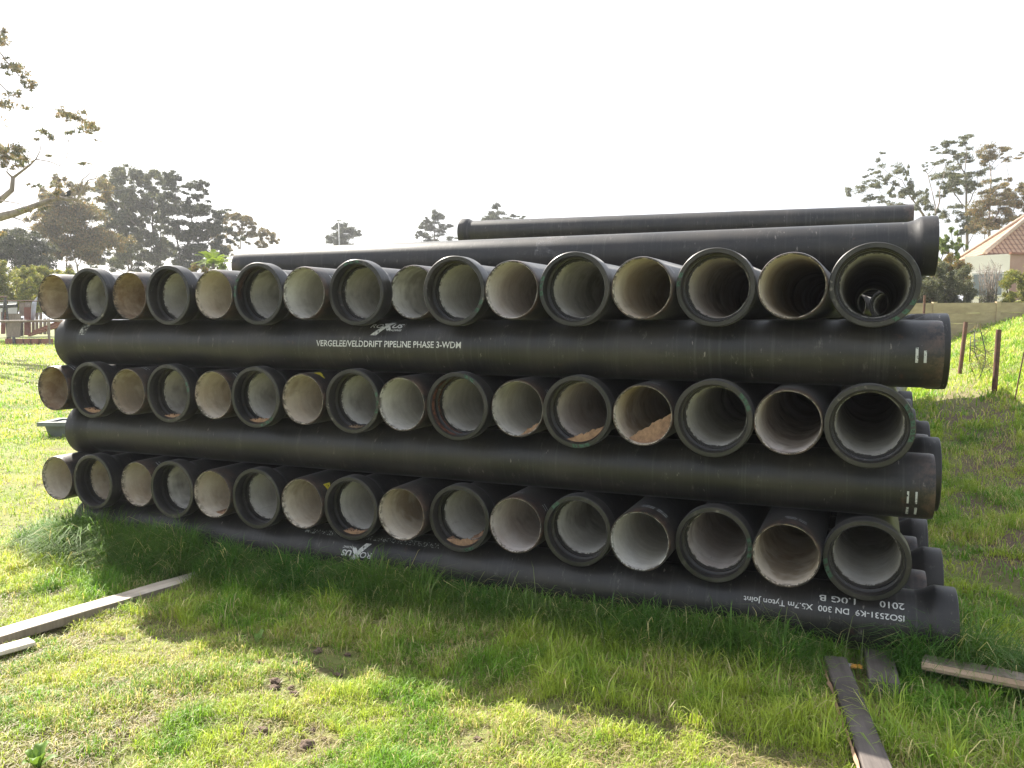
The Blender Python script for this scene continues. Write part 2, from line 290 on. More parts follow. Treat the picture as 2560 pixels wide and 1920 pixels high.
for r in range(3):
    for i in range(16):
        x = XS[r][i]; y = YS[r][i]+SL*x; z = ZR[r]+TS*x; sock = i % 2 == 1
        P0 = (x, y, z) if sock else (x, y+LP, z)
        X, Y, Z = ((1, 0, 0), (0, 1, 0), (0, 0, 1)) if sock else ((-1, 0, 0), (0, -1, 0), (0, 0, 1))
        lab = ('wide-socket' if sock else 'plain-ended')+' black pipe, '+ORD[i]+' from left in '+ROWN[r]+' end-on row'
        if (r, i) in SPEC: lab += ', '+SPEC[(r, i)]
        t = make_pipe(P0, X, Y, Z, lab, 'end-on black pipes stacked in three rows', TN[TONE[r][i]]); PIPES[(r, i)] = t
        if (r, i) in GREEN:
            for a in GREEN[(r, i)]:
                b = MB(); facepatch(b, a-4, a+4, .177, .1965, -.0008, .04); b.build('green_paint_mark', MAT['green'], t)
        if (r, i) in TICK:
            for (t0, t1) in TICK[(r, i)]:
                for aa in (.105, .13): b = MB(); arcpatch(b, LP-aa, LP-aa+.006, 180-t0, 180-t1, .1672); b.build('insertion_mark', MAT['tick'], t)
        if (r, i) in ((1, 6), (2, 6)):
            b = MB(); t0 = 62 if r == 1 else 30
            n = 8; Vv = []
            for k in range(n+1):
                a = R_(180-(t0-12+28*k/n)); wd = .005+.05*(k/n)**1.3
                Vv += [(.1673*math.cos(a), LP-.09-wd, .1673*math.sin(a)), (.1673*math.cos(a), LP-.09+wd*.3, .1673*math.sin(a))]
            b.add(Vv, [(2*k, 2*k+1, 2*k+3, 2*k+2) for k in range(n)]).build('yellow_paint_mark', MAT['yellow'], t)
Xd = np.array([1, SL, TS]); Xd /= np.linalg.norm(Xd)
def cross_pipe(xr, y0, z0, sock_right, label, group, tone='grey'):
    P = np.array([xr, y0+SL*xr, z0+TS*xr])
    if sock_right: P0 = P; Y = -Xd
    else: P0 = P-Xd*LP; Y = Xd
    Z = np.array([0, 0, 1.]); X = np.cross(Y, Z); X /= np.linalg.norm(X); Z = np.cross(X, Y)
    return make_pipe(P0, X, Y, Z, label, group, tone)
T1, T2, T3 = [], [], []
for k in range(11):
    sr = k % 2 == 0; xr = ([5.849, 5.735, 5.835, 5.725, 5.80]+[5.82, 5.70]*4)[k]
    T1.append(cross_pipe(xr, .214+.366*k, .153, sr, ('black pipe lying in the grass with upside-down lettering, under the bottom row' if k == 0 else 'black crosswise pipe '+('with socket' if sr else 'with plain end')+' at right, '+ORD[k]+' from front on the ground'), 'crosswise black pipes on the ground', 'grey'))
for k in range(11):
    sr = k % 2 == 1; xr = ([5.737, 5.785, 5.752, 5.775, 5.74, 5.73, 5.72, 5.735]+[5.73, 5.77]*4)[k]
    T2.append(cross_pipe(xr, .309+.366*k, .836, sr, ('black crosswise pipe between middle and bottom rows, '+('foremost, white ticks at right' if k == 0 else ORD[k]+' from front')), 'crosswise black pipes between middle and bottom rows', 'warm'))
for k in range(6):
    sr = k % 2 == 1; xr = [5.748, 5.80, 5.74, 5.77, 5.74, 5.77][k]
    T3.append(cross_pipe(xr, .252+.366*k, 1.504, sr, ('black crosswise pipe with white pipeline lettering, under the top row' if k == 0 else 'black crosswise pipe under the top row, '+ORD[k]+' from front'), 'crosswise black pipes under the top row', 'grey'))
T4 = cross_pipe(5.8195, 1.978, 2.162, True, 'long black pipe lying across the top row with its socket at right', None)
# the second stack behind: what shows through the top right pipe and over the near stack, plus unseen pipes added for shade
RX = (5.60, 5.21, 4.84, 4.48, 4.11, 3.74)
for rr, zr in enumerate(ZR):  # lower two rows are unseen, added to block the sun
    for k, xx in enumerate(RX):
        yy = 6.60+.02*k; sock = k % 2 == 0; zz = zr-.055
        P0 = (xx, yy, zz) if sock else (xx, yy+LP, zz)
        yw = .055; c_, s_ = math.cos(yw), math.sin(yw); f_ = 1 if sock else -1
        if not sock: P0 = (xx+s_*LP, yy+c_*LP, zz)
        make_pipe(P0, (f_*c_, -f_*s_, 0), (f_*s_, f_*c_, 0), (0, 0, 1), 'black pipe end of the rear stack, '+ORD[k]+' from its right edge in the '+ROWN[rr]+' row', 'end-on pipes of the rear stack', 'grey')
for zz, nm in ((.10, 'bottom'), (.785, 'middle'), (1.455, 'upper')):  # unseen layers added so the rear stack casts a solid shadow
    for k in range(5): cross_pipe(5.70+.05*(k % 2), 6.75+1.2*k, zz, k % 2 == 0, 'black crosswise pipe added for rear stack shade, '+ORD[k]+' from front in its '+nm+' layer', 'crosswise pipes added for rear stack shade', 'grey')
T5a = cross_pipe(5.70, 6.62, 2.135, False, 'black crosswise pipe of the rear stack hidden under the uppermost pipe', None)
T5b = cross_pipe(5.75, 6.50, 2.467, True, 'black crosswise pipe just under the uppermost pipe of the rear stack', None)
T5 = cross_pipe(5.845, 6.45, 2.822, False, 'uppermost black pipe far behind, socket at left, plain end at right', None)
t_ = math.atan(.0125); piv = Vector((5.845, 6.6, 2.785)); T5.matrix_world = Matrix.Translation(piv) @ Matrix.Rotation(t_, 4, 'Y') @ Matrix.Translation(-piv) @ T5.matrix_world
for k in range(3):  # more unseen pipes, added to lengthen the shadow on the bank
    cross_pipe(5.70, 7.5+1.5*k, 2.135, k % 2 == 0, 'black crosswise pipe added for rear stack shade, '+ORD[k]+' behind the hidden front one', 'upper crosswise pipes added for rear stack shade')
    cross_pipe(5.75, 7.6+1.5*k, 2.467, k % 2 == 0, 'black crosswise pipe added for shade near the rear stack top, '+ORD[k]+' from front', 'topmost crosswise pipes added for rear stack shade')
    cross_pipe(5.72, 7.6+1.5*k, 2.80, k % 2 == 0, 'black crosswise pipe added for shade on the rear stack top, '+ORD[k+1]+' from front', 'topmost crosswise pipes added for rear stack shade')
b = MB(); arcpatch(b, 2.62, 2.83, 100, 185, .1668); b.build('pale_smear', MAT['chalk'], T4)
b = MB(); [arcpatch(b, a0, a0+.01, 100, 210, .1668) for a0 in (.55, .78, .86)]; b.build('pale_smear', MAT['silver'], T5)
b = MB(); arcpatch(b, .205, .27, 20, 62, .1672); b.build('sun_spot_and_scuff', MAT['silver'], T3[0])  # sunlight on the neck, painted as a pale patch
def xa(pipe, x):                                                       # world x -> distance along the pipe from its socket face
    return (pipe.matrix_world.inverted() @ Vector((x, pipe.matrix_world.translation.y, pipe.matrix_world.translation.z))).y
b = MB(); arcpatch(b, xa(T3[0], 5.632), xa(T3[0], 5.644), -12, 13, .1672); arcpatch(b, xa(T3[0], 5.668), xa(T3[0], 5.68), -12, 8, .1672); b.build('insertion_mark', MAT['tick'], T3[0])
b = MB()
for x0 in (5.618, 5.655):
    arcpatch(b, xa(T2[1-1], x0), xa(T2[0], x0+.009), -22, 0, .1672); arcpatch(b, xa(T2[0], x0), xa(T2[0], x0+.011), -48, -30, .1672)
b.build('insertion_mark', MAT['tick'], T2[0])
# lettering
def flat_text(s, size=1., shear=0., bold=0., space=1.):
    cu = bpy.data.curves.new('t', 'FONT'); cu.body = s; cu.size = size; cu.shear = shear; cu.offset = bold; cu.space_character = space; cu.resolution_u = 3; cu.fill_mode = 'FRONT'
    o = bpy.data.objects.new('t', cu); COL.objects.link(o); dg = bpy.context.evaluated_depsgraph_get(); dg.update()
    me = bpy.data.meshes.new_from_object(o.evaluated_get(dg)); V = np.array([v.co[:] for v in me.vertices]); Fc = [tuple(p.vertices) for p in me.polygons]
    bpy.data.objects.remove(o); bpy.data.curves.remove(cu); bpy.data.meshes.remove(me); return V, Fc
def fit(V, x0, x1, y0, y1):
    a = V[:, :2].min(0); b_ = V[:, :2].max(0); W = V.copy(); W[:, 0] = x0+(V[:, 0]-a[0])/(b_[0]-a[0])*(x1-x0); W[:, 1] = y0+(V[:, 1]-a[1])/(b_[1]-a[1])*(y1-y0); return W
def slice_bands(V, Fc, step):                                          # cut a flat mesh into narrow bands so that it wraps smoothly
    import bmesh
    bm = bmesh.new(); vs = [bm.verts.new(v) for v in V]
    for f in Fc:
        try: bm.faces.new([vs[i] for i in f])
        except ValueError: pass
    y0, y1 = V[:, 1].min(), V[:, 1].max(); y = y0+step
    while y < y1:
        bmesh.ops.bisect_plane(bm, geom=bm.verts[:]+bm.edges[:]+bm.faces[:], plane_co=(0, y, 0), plane_no=(0, 1, 0)); y += step
    bm.verts.index_update(); V2 = np.array([v.co[:] for v in bm.verts]); F2 = [tuple(v.index for v in f.verts) for f in bm.faces]; bm.free(); return V2, F2
def wrap(pipe, pieces, flip, mat, name, r=.1671):
    # flat pieces are in metres: x along the world x axis, y = arc length above the pipe's mid height on the camera side
    MBo = MB()
    for V, Fc in pieces:
        V, Fc = slice_bands(V, Fc, .012); out_ = []
        for v in V:
            a = xa(pipe, v[0]); t = v[1]/.166
            out_.append((-r*math.cos(t) if pipe_right(pipe) else r*math.cos(t), a, r*math.sin(t)))
        MBo.add(out_, Fc)
    return MBo.build(name, mat, pipe)
def pipe_right(p): return p.matrix_world.to_3x3().col[1].x < 0
def logo(cx, cy, w_, h_, flip):
    P = []
    def put(s, x0, x1, y0, y1, sh, bold):
        V, Fc = flat_text(s, 1, sh, bold); P.append((fit(V, x0, x1, y0, y1), Fc))
    put('RO', -.50, -.12, .02, .36, .25, .012); put('US', .16, .5, .0, .36, .3, .03); put('TRADING', .04, .48, -.22, -.08, .2, .01)
    # the large X: a long slanting stroke crossed by a short one
    P.append((np.array([(-.42, -.5, 0), (-.24, -.5, 0), (.22, .52, 0), (.06, .52, 0)]), [(0, 1, 2, 3)]))
    P.append((np.array([(-.12, .42, 0), (.02, .44, 0), (.16, -.12, 0), (.03, -.16, 0)]), [(0, 3, 2, 1)]))
    res = []
    for V, Fc in P:
        V = V.copy(); V[:, 0] *= w_; V[:, 1] *= h_
        if flip: V[:, :2] *= -1
        V[:, 0] += cx; V[:, 1] += cy; res.append((V, Fc))
    return res
def line(s, x0, x1, y0, y1, flip, bold=.012, sp=1.):
    V, Fc = flat_text(s, 1, 0, bold, sp)
    if flip: V = V*np.array([-1, -1, 1])
    return (fit(V, x0, x1, y0, y1), Fc)
a2 = lambda d: R_(d)*.166
wrap(T3[0], [line('VERGELEE/VELDDRIFT PIPELINE PHASE 3-WDM', 2.212, 3.232, a2(.2), a2(13.6), False)], False, MAT['white'], 'stencil_lettering')
wrap(T3[0], logo(2.70, a2(44), .235, .105, False), False, MAT['white'], 'stencil_logo')
wrap(T1[0], [line('VERGELEE/VELDDRIFT PIPELINE PHASE 3-WDM', 2.06, 3.05, a2(49), a2(62), True)], True, MAT['white2'], 'stencil_lettering')
wrap(T1[0], logo(2.492, a2(22), .225, .11, True), True, MAT['white'], 'stencil_logo')
for ln in (line('ISO2531-K9  DN 300  X5.7m Tyton Joint', 4.858, 5.615, a2(19.5), a2(32.5), True), line('2010', 5.505, 5.615, a2(39), a2(51), True), line('1.0G B', 5.225, 5.395, a2(37.5), a2(49), True)): wrap(T1[0], [ln], True, MAT['white'], 'stencil_marking')
b = MB(); arcpatch(b, .0125, .0405, 120, 262, .1702); arcpatch(b, .082, .107, 110, 265, .1676); b.build('rust_stain', paint_mat('rust_stain_paint', (.15, .055, .03), .30, .55, 9, .8), PIPES[(1, 9)])
b = MB(); arcpatch(b, .0125, .0405, 60, 190, .1702); b.build('rust_stain', paint_mat('rust_stain_faint', (.10, .045, .03), .38, .62, 9, .8), PIPES[(0, 5)])
# sand lying in some of the pipes
def sand(r, i, R, a0, a1, t0, t1, hump, label, mat='sand'):
    x = XS[r][i]; y = YS[r][i]+SL*x; z = ZR[r]+TS*x; nu, na = 22, 10; V = []; rs = np.random.default_rng(r*50+i)
    ph = rs.random(6)*6
    for ja in range(na+1):
        q = ja/na; a = a0+(a1-a0)*q; k = (1-q)**.8 if ja < na else 0
        k = k*(min(1, .55+q*4) if a0 < .02 else 1)
        for side in (0, 1):
            for ju in range(nu+1):
                u = ju/nu; t = R_(t0+(t1-t0)*u); px, pz = (R-.0008)*math.cos(t), (R-.0008)*math.sin(t)
                if side:
                    A = np.array([math.cos(R_(t0)), math.sin(R_(t0))])*R; Bp = np.array([math.cos(R_(t1)), math.sin(R_(t1))])*R
                    c = A+(Bp-A)*u; n_ = .0022*(math.sin(17*u+ph[0]+4*q)+math.sin(41*u+ph[1]+13*q)+math.sin(73*u+ph[2]+9*q)); hh = hump*math.sin(math.pi*u)
                    lim = np.array([px, pz]); tgt = c+np.array([0, hh+n_*math.sin(math.pi*u)*2]); p = lim+(tgt-lim)*k
                    if np.hypot(*p) > R-.001: p = p/np.hypot(*p)*(R-.001)
                    px, pz = p
                V.append((x+px, y+a, z+pz))
    W = nu+1; Fc = []
    for ja in range(na):
        o = ja*2*W
        for ju in range(nu): Fc.append((o+W+ju, o+W+ju+1, o+3*W+ju+1, o+3*W+ju)); Fc.append((o+ju, o+2*W+ju, o+2*W+ju+1, o+ju+1))
    for ju in range(nu): Fc.append((ju, ju+1, W+ju+1, W+ju))
    return tag(mesh('sand_heap', V, Fc, MAT[mat], True, sharp=60), label, 'sand', 'orange sand lying in the pipe mouths')
sand(1, 12, .153, .03, .60, -122, 6, .004, 'large heap of orange sand in the thirteenth middle row pipe')
sand(1, 10, .153, .02, .30, -86, -28, .004, 'small patch of sand in the eleventh middle row pipe')
sand(1, 11, .1675, .02, .104, -112, -26, .0, 'thin curve of sand in the twelfth middle row socket')
sand(1, 1, .1675, .02, .104, -125, -62, .004, 'sand in the socket lip second from left, middle row')
sand(1, 3, .1675, .02, .104, -112, -58, .003, 'sand in the socket lip fourth from left, middle row')
sand(1, 5, .1675, .02, .104, -115, -55, .003, 'sand in the socket lip sixth from left, middle row')
sand(1, 7, .1675, .02, .104, -108, -66, .002, 'grey-brown grit in the eighth middle row socket lip', 'clod')
sand(2, 7, .1675, .02, .104, -115, -55, .003, 'sand in the socket lip eighth from left, bottom row')
sand(2, 9, .1675, .02, .104, -125, -45, .002, 'sand in the socket lip tenth from left, bottom row')
sand(2, 9, .153, .13, .45, -88, -32, .003, 'sand further inside the tenth bottom row pipe')
sand(2, 4, .153, .08, .4, -110, -60, .001, 'faint sand in the fifth bottom row pipe')

# ------------------------------------------------------------------ timbers, litter, clods, weed
def plank(name, p, q, width, thick, mat, label, jag=0, cat='timber', n=26, side=None, sidemat=None, group=None, flank=None):
    """a board from p to q (top centre line), top at p.z/q.z; one long edge may be splintered"""
    p, q = np.array(p, float), np.array(q, float); L_ = np.linalg.norm(q-p); d = (q-p)/L_; s_ = np.cross([0, 0, 1.], d); s_ /= np.linalg.norm(s_); u = np.cross(d, s_)
    o = empty(name, p-u*thick); tag(o, label, cat, group); mm = Matrix.Identity(4)
    for i in range(3): mm[i][0] = s_[i]; mm[i][1] = d[i]; mm[i][2] = u[i]; mm[i][3] = (p-u*thick)[i]
    o.matrix_world = mm; V = []; rs = random.Random(hash(label) % 999 if 0 else len(label))
    for k in range(n+1):
        y = L_*k/n; jl = -jag*rs.random()**1.5; w2 = width/2; b_ = .0022*rs.random()
        V += [(-w2+.003, y, 0), (w2-.003, y, 0), (w2, y, .004), (w2-b_, y, thick-.004), (w2-.004-b_, y, thick-b_), (-w2+.004-jl, y, thick-b_), (-w2-jl*.8, y, thick-.006), (-w2, y, .004)]
    Fc = []
    for k in range(n):
        for j in range(8): Fc.append((k*8+j, k*8+(j+1) % 8, (k+1)*8+(j+1) % 8, (k+1)*8+j))
    Fc = [f[::-1] for f in Fc]; Fc += [tuple(range(8)), tuple(n*8+j for j in range(8))[::-1]]
    bo = mesh('board', V, Fc, mat, parent=o)
    if flank:
        bo.data.materials.append(flank)
        for pl in bo.data.polygons:
            if abs(pl.normal.x) > .8: pl.material_index = 1
    if side:                                                          # a paler split face on one long edge
        s0 = -1 if side < 0 else 1; b = MB(); Vv = []
        for k in range(n*2+1):
            y = L_*k/(n*2); e = .010+(.012*rs.random() if jag else .002*rs.random()); zt = thick-.004-(.014*rs.random() if jag else .002)
            Vv += [(s0*(width/2+.003), y, .006), (s0*(width/2+e), y, thick*.45), (s0*(width/2+.002+e*.4), y, zt)]
        b.add(Vv, [(3*k+j, 3*k+j+1, 3*k+j+4, 3*k+j+3) for k in range(n*2) for j in range(2)])
        b.build('split_edge', sidemat, o)
    return o
plank('timber_beam', (1.45, .35, -.03), (1.15, -2.05, .034), .14, .05, MAT['beam'], 'long pale timber beam running under the left end of the stack', flank=MAT['board'])
plank('timber_plank', (1.46, -1.30, .0), (1.18, -2.3, .006), .10, .025, MAT['beam'], 'flat pale board lying beside the long beam at left edge')
plank('timber_plank', (5.315, .10, .005), (5.635, -1.6, .012), .105, .045, MAT['grey_wood'], 'grey weathered plank with splintered orange edge, lying in front at right', .006, side=-1, sidemat=MAT['split'])
plank('timber_sleeper', (5.50, .45, .0), (5.535, -.10, .0), .13, .06, MAT['grey_wood'], 'short dark timber poking out under the front pipe at right')
plank('timber_plank', (5.70, .13, .055), (6.55, -.03, .075), .085, .05, MAT['board'], 'plank with a pale front edge at the lower right edge', side=-1, sidemat=MAT['pinkwood'])
def lump(c, r, seed, flat=.6, n=9):
    V = []; rs = np.random.default_rng(seed); ph = rs.random((4, 3))*6
    for i in range(n+1):
        for j in range(n*2):
            a, b_ = math.pi*i/n, math.pi*j/n; d = np.array([math.sin(a)*math.cos(b_), math.sin(a)*math.sin(b_), math.cos(a)])
            k = 1+.22*math.sin(3*d[0]+ph[0, 0])+.2*math.sin(4*d[1]+ph[1, 1])+.16*math.sin(7*d[2]+5*d[0]+ph[2, 2])+.07*math.sin(15*d[1]+9*d[0])+.1*math.sin(11*d[2]+7*d[1]+ph[3, 0])
            V.append((c[0]+r*k*d[0], c[1]+r*k*d[1]*.8, c[2]+r*k*flat*d[2]))
    m_ = n*2; Fc = [(i*m_+j, (i+1)*m_+j, (i+1)*m_+(j+1) % m_, i*m_+(j+1) % m_) for i in range(n) for j in range(m_)]
    return V, Fc
def ground_at(px, py):
    d = fw + rt*(px-1280)/F + up*(960-py)/F; t = (CAM[2]+.06)/-d[2]
    for _ in range(12): P = CAM+d*t; t = t+(P[2]-hg(P[0], P[1]))/-d[2]*.9
    P = CAM+d*t; return np.array([P[0], P[1], float(hg(P[0], P[1]))])
HOLES = []
CL = [(686, 1722, .028, 'dark clod left of the pair, nearest the shadow edge'), (735, 1738, .030, 'flat pale stone right beside the dark clod pair'), (727, 1722, .022, 'small dark clod touching the flat pale stone'), (795, 1632, .032, 'dark clod at the shadow edge, topmost of the cluster'), (740, 1660, .024, 'grey stone below the shadow edge, left of cluster'), (652, 1658, .016, 'tiny grey stone left of the clod cluster'),
      (846, 1708, .020, 'round brown clod right of the cluster'), (870, 1640, .024, 'dark clod at the shadow edge, rightmost of the cluster'), (845, 1690, .026, 'crumbly brown clod above the round one'), (690, 1707, .034, 'wide crumbled soil lump behind the stone pair'), (655, 1830, .034, 'brown soil lump in a bare patch, lower left'), (780, 1830, .02, 'upright brown clod by the lower bare patch'),
      (765, 1870, .045, 'broad pale soil lump near the bottom edge'), (810, 1850, .018, 'small dark clod beside the broad soil lump'), (1195, 1850, .022, 'dark clod at the bottom middle of the grass'), (308, 1600, .018, 'small grey clod right of the long beam')]
for k, (px, py, r_, lb) in enumerate(CL):
    P = ground_at(px, py); V, Fc = lump((P[0], P[1], P[2]+r_*.3), r_*.68, 100+k, .5, 14); HOLES.append((P[0], P[1], r_*2.1+.02))
    tag(mesh('soil_clod', V, Fc, MAT['clod'], True, sharp=50), lb, 'clod', 'clods and stones in the grass')
for px, py in ((820, 1665), (700, 1700), (660, 1825), (640, 1470), (950, 1560), (160, 1480), (350, 1810), (1350, 1780), (1180, 1845)):
    P = ground_at(px, py); HOLES.append((P[0], P[1], .075))
# crumpled packet
P = ground_at(2133, 1682)+np.array([0, 0, .03]); t = empty('crumpled_packet', P); tag(t, 'small crumpled orange and white packet on the dark timber at right', 'litter')
rs = np.random.default_rng(3)
def crumple(name, cx, wx, mat):
    V = []; nx, ny = 8, 6
    for s_ in (0, 1):
        for i in range(nx+1):
            for j in range(ny+1): V.append((cx+wx*(i/nx-.5)+.003*rs.standard_normal(), .028*(j/ny-.5)+.003*rs.standard_normal(), (.013 if s_ else 0)*math.sin(math.pi*(j+.5)/(ny+1))+.002*rs.standard_normal()))
    W = (nx+1)*(ny+1); Fc = [(W+i*(ny+1)+j, W+(i+1)*(ny+1)+j, W+(i+1)*(ny+1)+j+1, W+i*(ny+1)+j+1) for i in range(nx) for j in range(ny)]+[(i*(ny+1)+j, i*(ny+1)+j+1, (i+1)*(ny+1)+j+1, (i+1)*(ny+1)+j) for i in range(nx) for j in range(ny)]
    return mesh(name, V, Fc, mat, parent=t)
crumple('orange_wrapper', .012, .05, simple('orange_foil', (.75, .42, .07), (.5, .2, .05), 60, .35)); crumple('white_wrapper', -.022, .03, simple('white_foil', (.8, .8, .8), (.2, .2, .22), 90, .35))
# broad-leaved weeds
def weed(name, P, leaves, label):
    b = MB()
    for (ang, ln, wd, lift) in leaves:
        d = np.array([math.cos(ang), math.sin(ang), 0]); s_ = np.array([-d[1], d[0], 0]); V = []; n = 8
        for k in range(n+1):
            q = k/n; c = np.array(P)+d*ln*q*.7+np.array([0, 0, 1])*(lift*math.sin(q*1.9)); ww = wd*math.sin(math.pi*min(1, q*.93+.07))**.7
            for e in (-1, -.5, 0, .5, 1): V.append(c+s_*ww*e+np.array([0, 0, .35*ww*abs(e)]))
        b.add(V, [(5*k+j, 5*k+j+1, 5*k+j+6, 5*k+j+5) for k in range(n) for j in range(4)])
    o = bigmesh(name, np.array(b.V), np.array(b.F), np.full(len(b.F), 4), MAT['leaf'], np.tile([[.16, .26, .05]], (len(b.V), 1)))
    o.data.polygons.foreach_set('use_smooth', [True]*len(o.data.polygons)); return tag(o, label, 'weed')
P = ground_at(95, 1925); weed('broad_leaf_weed', P, [(.3, .08, .020, .075), (1.2, .07, .019, .095), (2.3, .08, .020, .08), (3.4, .08, .018, .07), (4.5, .08, .02, .05), (5.4, .08, .02, .07), (1.8, .05, .016, .06), (2.9, .09, .018, .045), (.8, .10, .02, .04)], 'broad-leaved weed at the lower left corner')
P = ground_at(645, 1612); weed('broad_leaf_weed', P, [(1.3, .06, .018, .07), (2.6, .05, .015, .05), (.2, .05, .015, .04)], 'small round-leaved weed at the shadow edge')

# ------------------------------------------------------------------ grass
def blades(x, y, h, wd, bend, col, jag=.35):
    n = len(x); z = hg(x, y)-.006; yaw = rng.random(n)*2*math.pi; d = np.stack([np.cos(yaw), np.sin(yaw), 0*yaw], -1)
    s_ = np.stack([-d[:, 1], d[:, 0], 0*yaw], -1)*wd[:, None]/2; b0 = np.stack([x, y, z], -1); Z = np.array([0, 0, 1.])
    lean = bend*h
    m1 = b0+d*(lean*.22)[:, None]+Z*(h*.5)[:, None]; m2 = b0+d*(lean*.62)[:, None]+Z*(h*(.86-.12*bend))[:, None]; tp = b0+d*(lean*1.15)[:, None]+Z*(h*(1-.38*bend**1.3))[:, None]
    V = np.stack([b0-s_, b0+s_, m1-s_*.9, m1+s_*.9, m2-s_*.6, m2+s_*.6, tp], 1).reshape(-1, 3)
    base = (np.arange(n)*7)[:, None]
    idx = np.concatenate([base+np.array([0, 1, 3, 2]), base+np.array([2, 3, 5, 4]), base+np.array([4, 5, 6])], 1)
    c = np.repeat(col, 7, 0)
    return V, idx, np.tile([4, 4, 3], n), c
def grass_zone(x0, x1, y0, y1, n, hmin, hmax, wd, tall=None, mode='lawn'):
    x = x0+(x1-x0)*rng.random(n); y = y0+(y1-y0)*rng.random(n)
    P = np.stack([x, y, hg(x, y)], -1); k = seen(P)
    k &= ~((x > -.05) & (x < 5.75) & (y > .42) & (y < 6.0))
    k &= ~((np.abs(x-(1.45-.125*(.35-y))) < .085) & (y < .3) & (y > -2.1))
    k &= ~((x > 5.315+(.10-y)*.188-.055) & (x < 5.315+(.10-y)*.188+.055) & (y < .12))
    k &= ~((x > 5.36) & (x < 5.61) & (y > -.14) & (y < .3) & (rng.random(n) < .93))
    k &= ~((x > 5.69) & (np.abs(y-(.13-(x-5.7)*.188)) < .05))
    # bare patches
    bare = vnoise(x, y, 1.7, 5)*.6+vnoise(x, y, 5, 6)*.4
    lim = .70 if mode == 'lawn' else .78
    if mode == 'track': lim = np.where(np.abs(x-(6.45+.04*y)) < .28+.35*vnoise(x, y, .8, 51), .36, .66)
    for cx_, cy_, cr_ in HOLES: k &= (np.hypot(x-cx_, y-cy_) > cr_*(.6+.8*vnoise(x, y, 14, 3))) | (rng.random(n) < .1)
    k &= (bare < lim) | (rng.random(n) < .22)
    x, y, bare = x[k], y[k], bare[k]; n = len(x); h = (hmin+(hmax-hmin)*rng.random(n)**1.6*(.5+vnoise(x, y, 3, 8)))*(.45+1.15*vnoise(x, y, 11, 9)**1.3)
    if tall is not None: h = h+tall(x, y)*(.35+.65*rng.random(n)**1.2)
    p = vnoise(x, y, 2.3, 11)*.55+vnoise(x, y, 8, 12)*.45; rr = rng.random(n)
    g_ = np.array([.16, .32, .03]); yg = np.array([.41, .50, .075]); st = np.array([.62, .54, .27]); dg = np.array([.055, .165, .028])
    t = ss((p-.25)/.45)[:, None]; col = g_*(1-t)+yg*t
    q = (rr < .07+.34*ss((vnoise(x, y, 1.9, 41)*.6+vnoise(x, y, 7, 42)*.4-.42)/.2)*(h < .12)); col[q] = st*(.7+.5*rng.random(q.sum()))[:, None]
    if tall is not None:
        tk = np.clip(tall(x, y)/.12, 0, 1)[:, None]*.8*(rr > .06)[:, None]; col = col*(1-tk)+dg*tk
    col = col*(.75+.5*rng.random(n))[:, None]
    bend = .25+.95*rng.random(n)**1.3; w_ = wd*(.6+.8*rng.random(n)); w_ = np.where(h > .14, w_*1.25, w_)
    return blades(x, y, h, w_, bend, col)
def tall_f(x, y):
    e = np.abs(y-(-.02+SL*x)); a = .20*ss(1-(e-.05)/.30)*(.45+.9*vnoise(x, y, 2.4, 21))*((x > -.3) & (x < 6.3))
    b_ = .15*ss((x+.1)/.3)*ss((1.9-x)/1.1)*ss(1-np.abs(y+.08)/.42)
    c = .12*ss(1-np.hypot(x-5.95, (y-.25)*1.0)/.6)
    cut = (1-.65*ss(1-np.abs(x-5.4)/.32)*ss((y+.6)/.2))*(1-.85*ss((x-5.55)/.15)*ss((.16-y)/.1))
    return (a+b_+c)*cut*np.where(y > .3, .5, 1)
Z = [grass_zone(-.8, 7.2, -2.6, .5, 520000, .018, .060, .0033, tall_f), grass_zone(-.5, 6.4, -.75, .45, 60000, .05, .12, .0042, tall_f, 'long'),
     grass_zone(-9, .6, -3.5, 9, 170000, .02, .065, .0062), grass_zone(-30, -5, -4, 24, 130000, .03, .10, .017), grass_zone(5.6, 9.5, .2, 9, 190000, .02, .10, .006, None, 'track'), grass_zone(5.8, 14, 8, 26, 110000, .04, .16, .014, None, 'track')]
# few long bent stalks before the pipes
ns = 420; x = -.2+6.3*rng.random(ns); y = -.35+.5*rng.random(ns)+SL*x; Z.append(blades(x, y, .2+.17*rng.random(ns), np.full(ns, .0034), .5+.9*rng.random(ns), np.tile([[.22, .27, .10]], (ns, 1))*(.6+.8*rng.random(ns))[:, None]))
nv = 0; VV, II, PP, CC = [], [], [], []
for V, idx, pr_, c in Z: VV.append(V); II.append((idx+nv).ravel()); PP.append(pr_); CC.append(c); nv += len(V)
gr = bigmesh('grass', np.concatenate(VV), np.concatenate(II), np.concatenate(PP), MAT['grass'], np.concatenate(CC)); tag(gr, 'short sunlit grass with longer tufts along the foot of the pipes', 'grass', kind='stuff')
# dry thatch lying flat
n = 110000; x = -.5+7.5*rng.random(n); y = -2.6+3.0*rng.random(n); k = seen(np.stack([x, y, hg(x, y)], -1)) & (vnoise(x, y, 2.3, 31)+.5*rng.random(n) > .55); x, y = x[k], y[k]; n = len(x)
V, idx, pr_, c = blades(x, y, np.full(n, .022)+.02*rng.random(n), .0028+.002*rng.random(n), 1.6+1.2*rng.random(n), np.array([[.36, .30, .16]])*(.45+.8*rng.random(n))[:, None])
tag(bigmesh('dry_thatch', V, idx, pr_, MAT['grass'], c), 'dry straw thatch lying between the grass blades', 'thatch', kind='stuff')

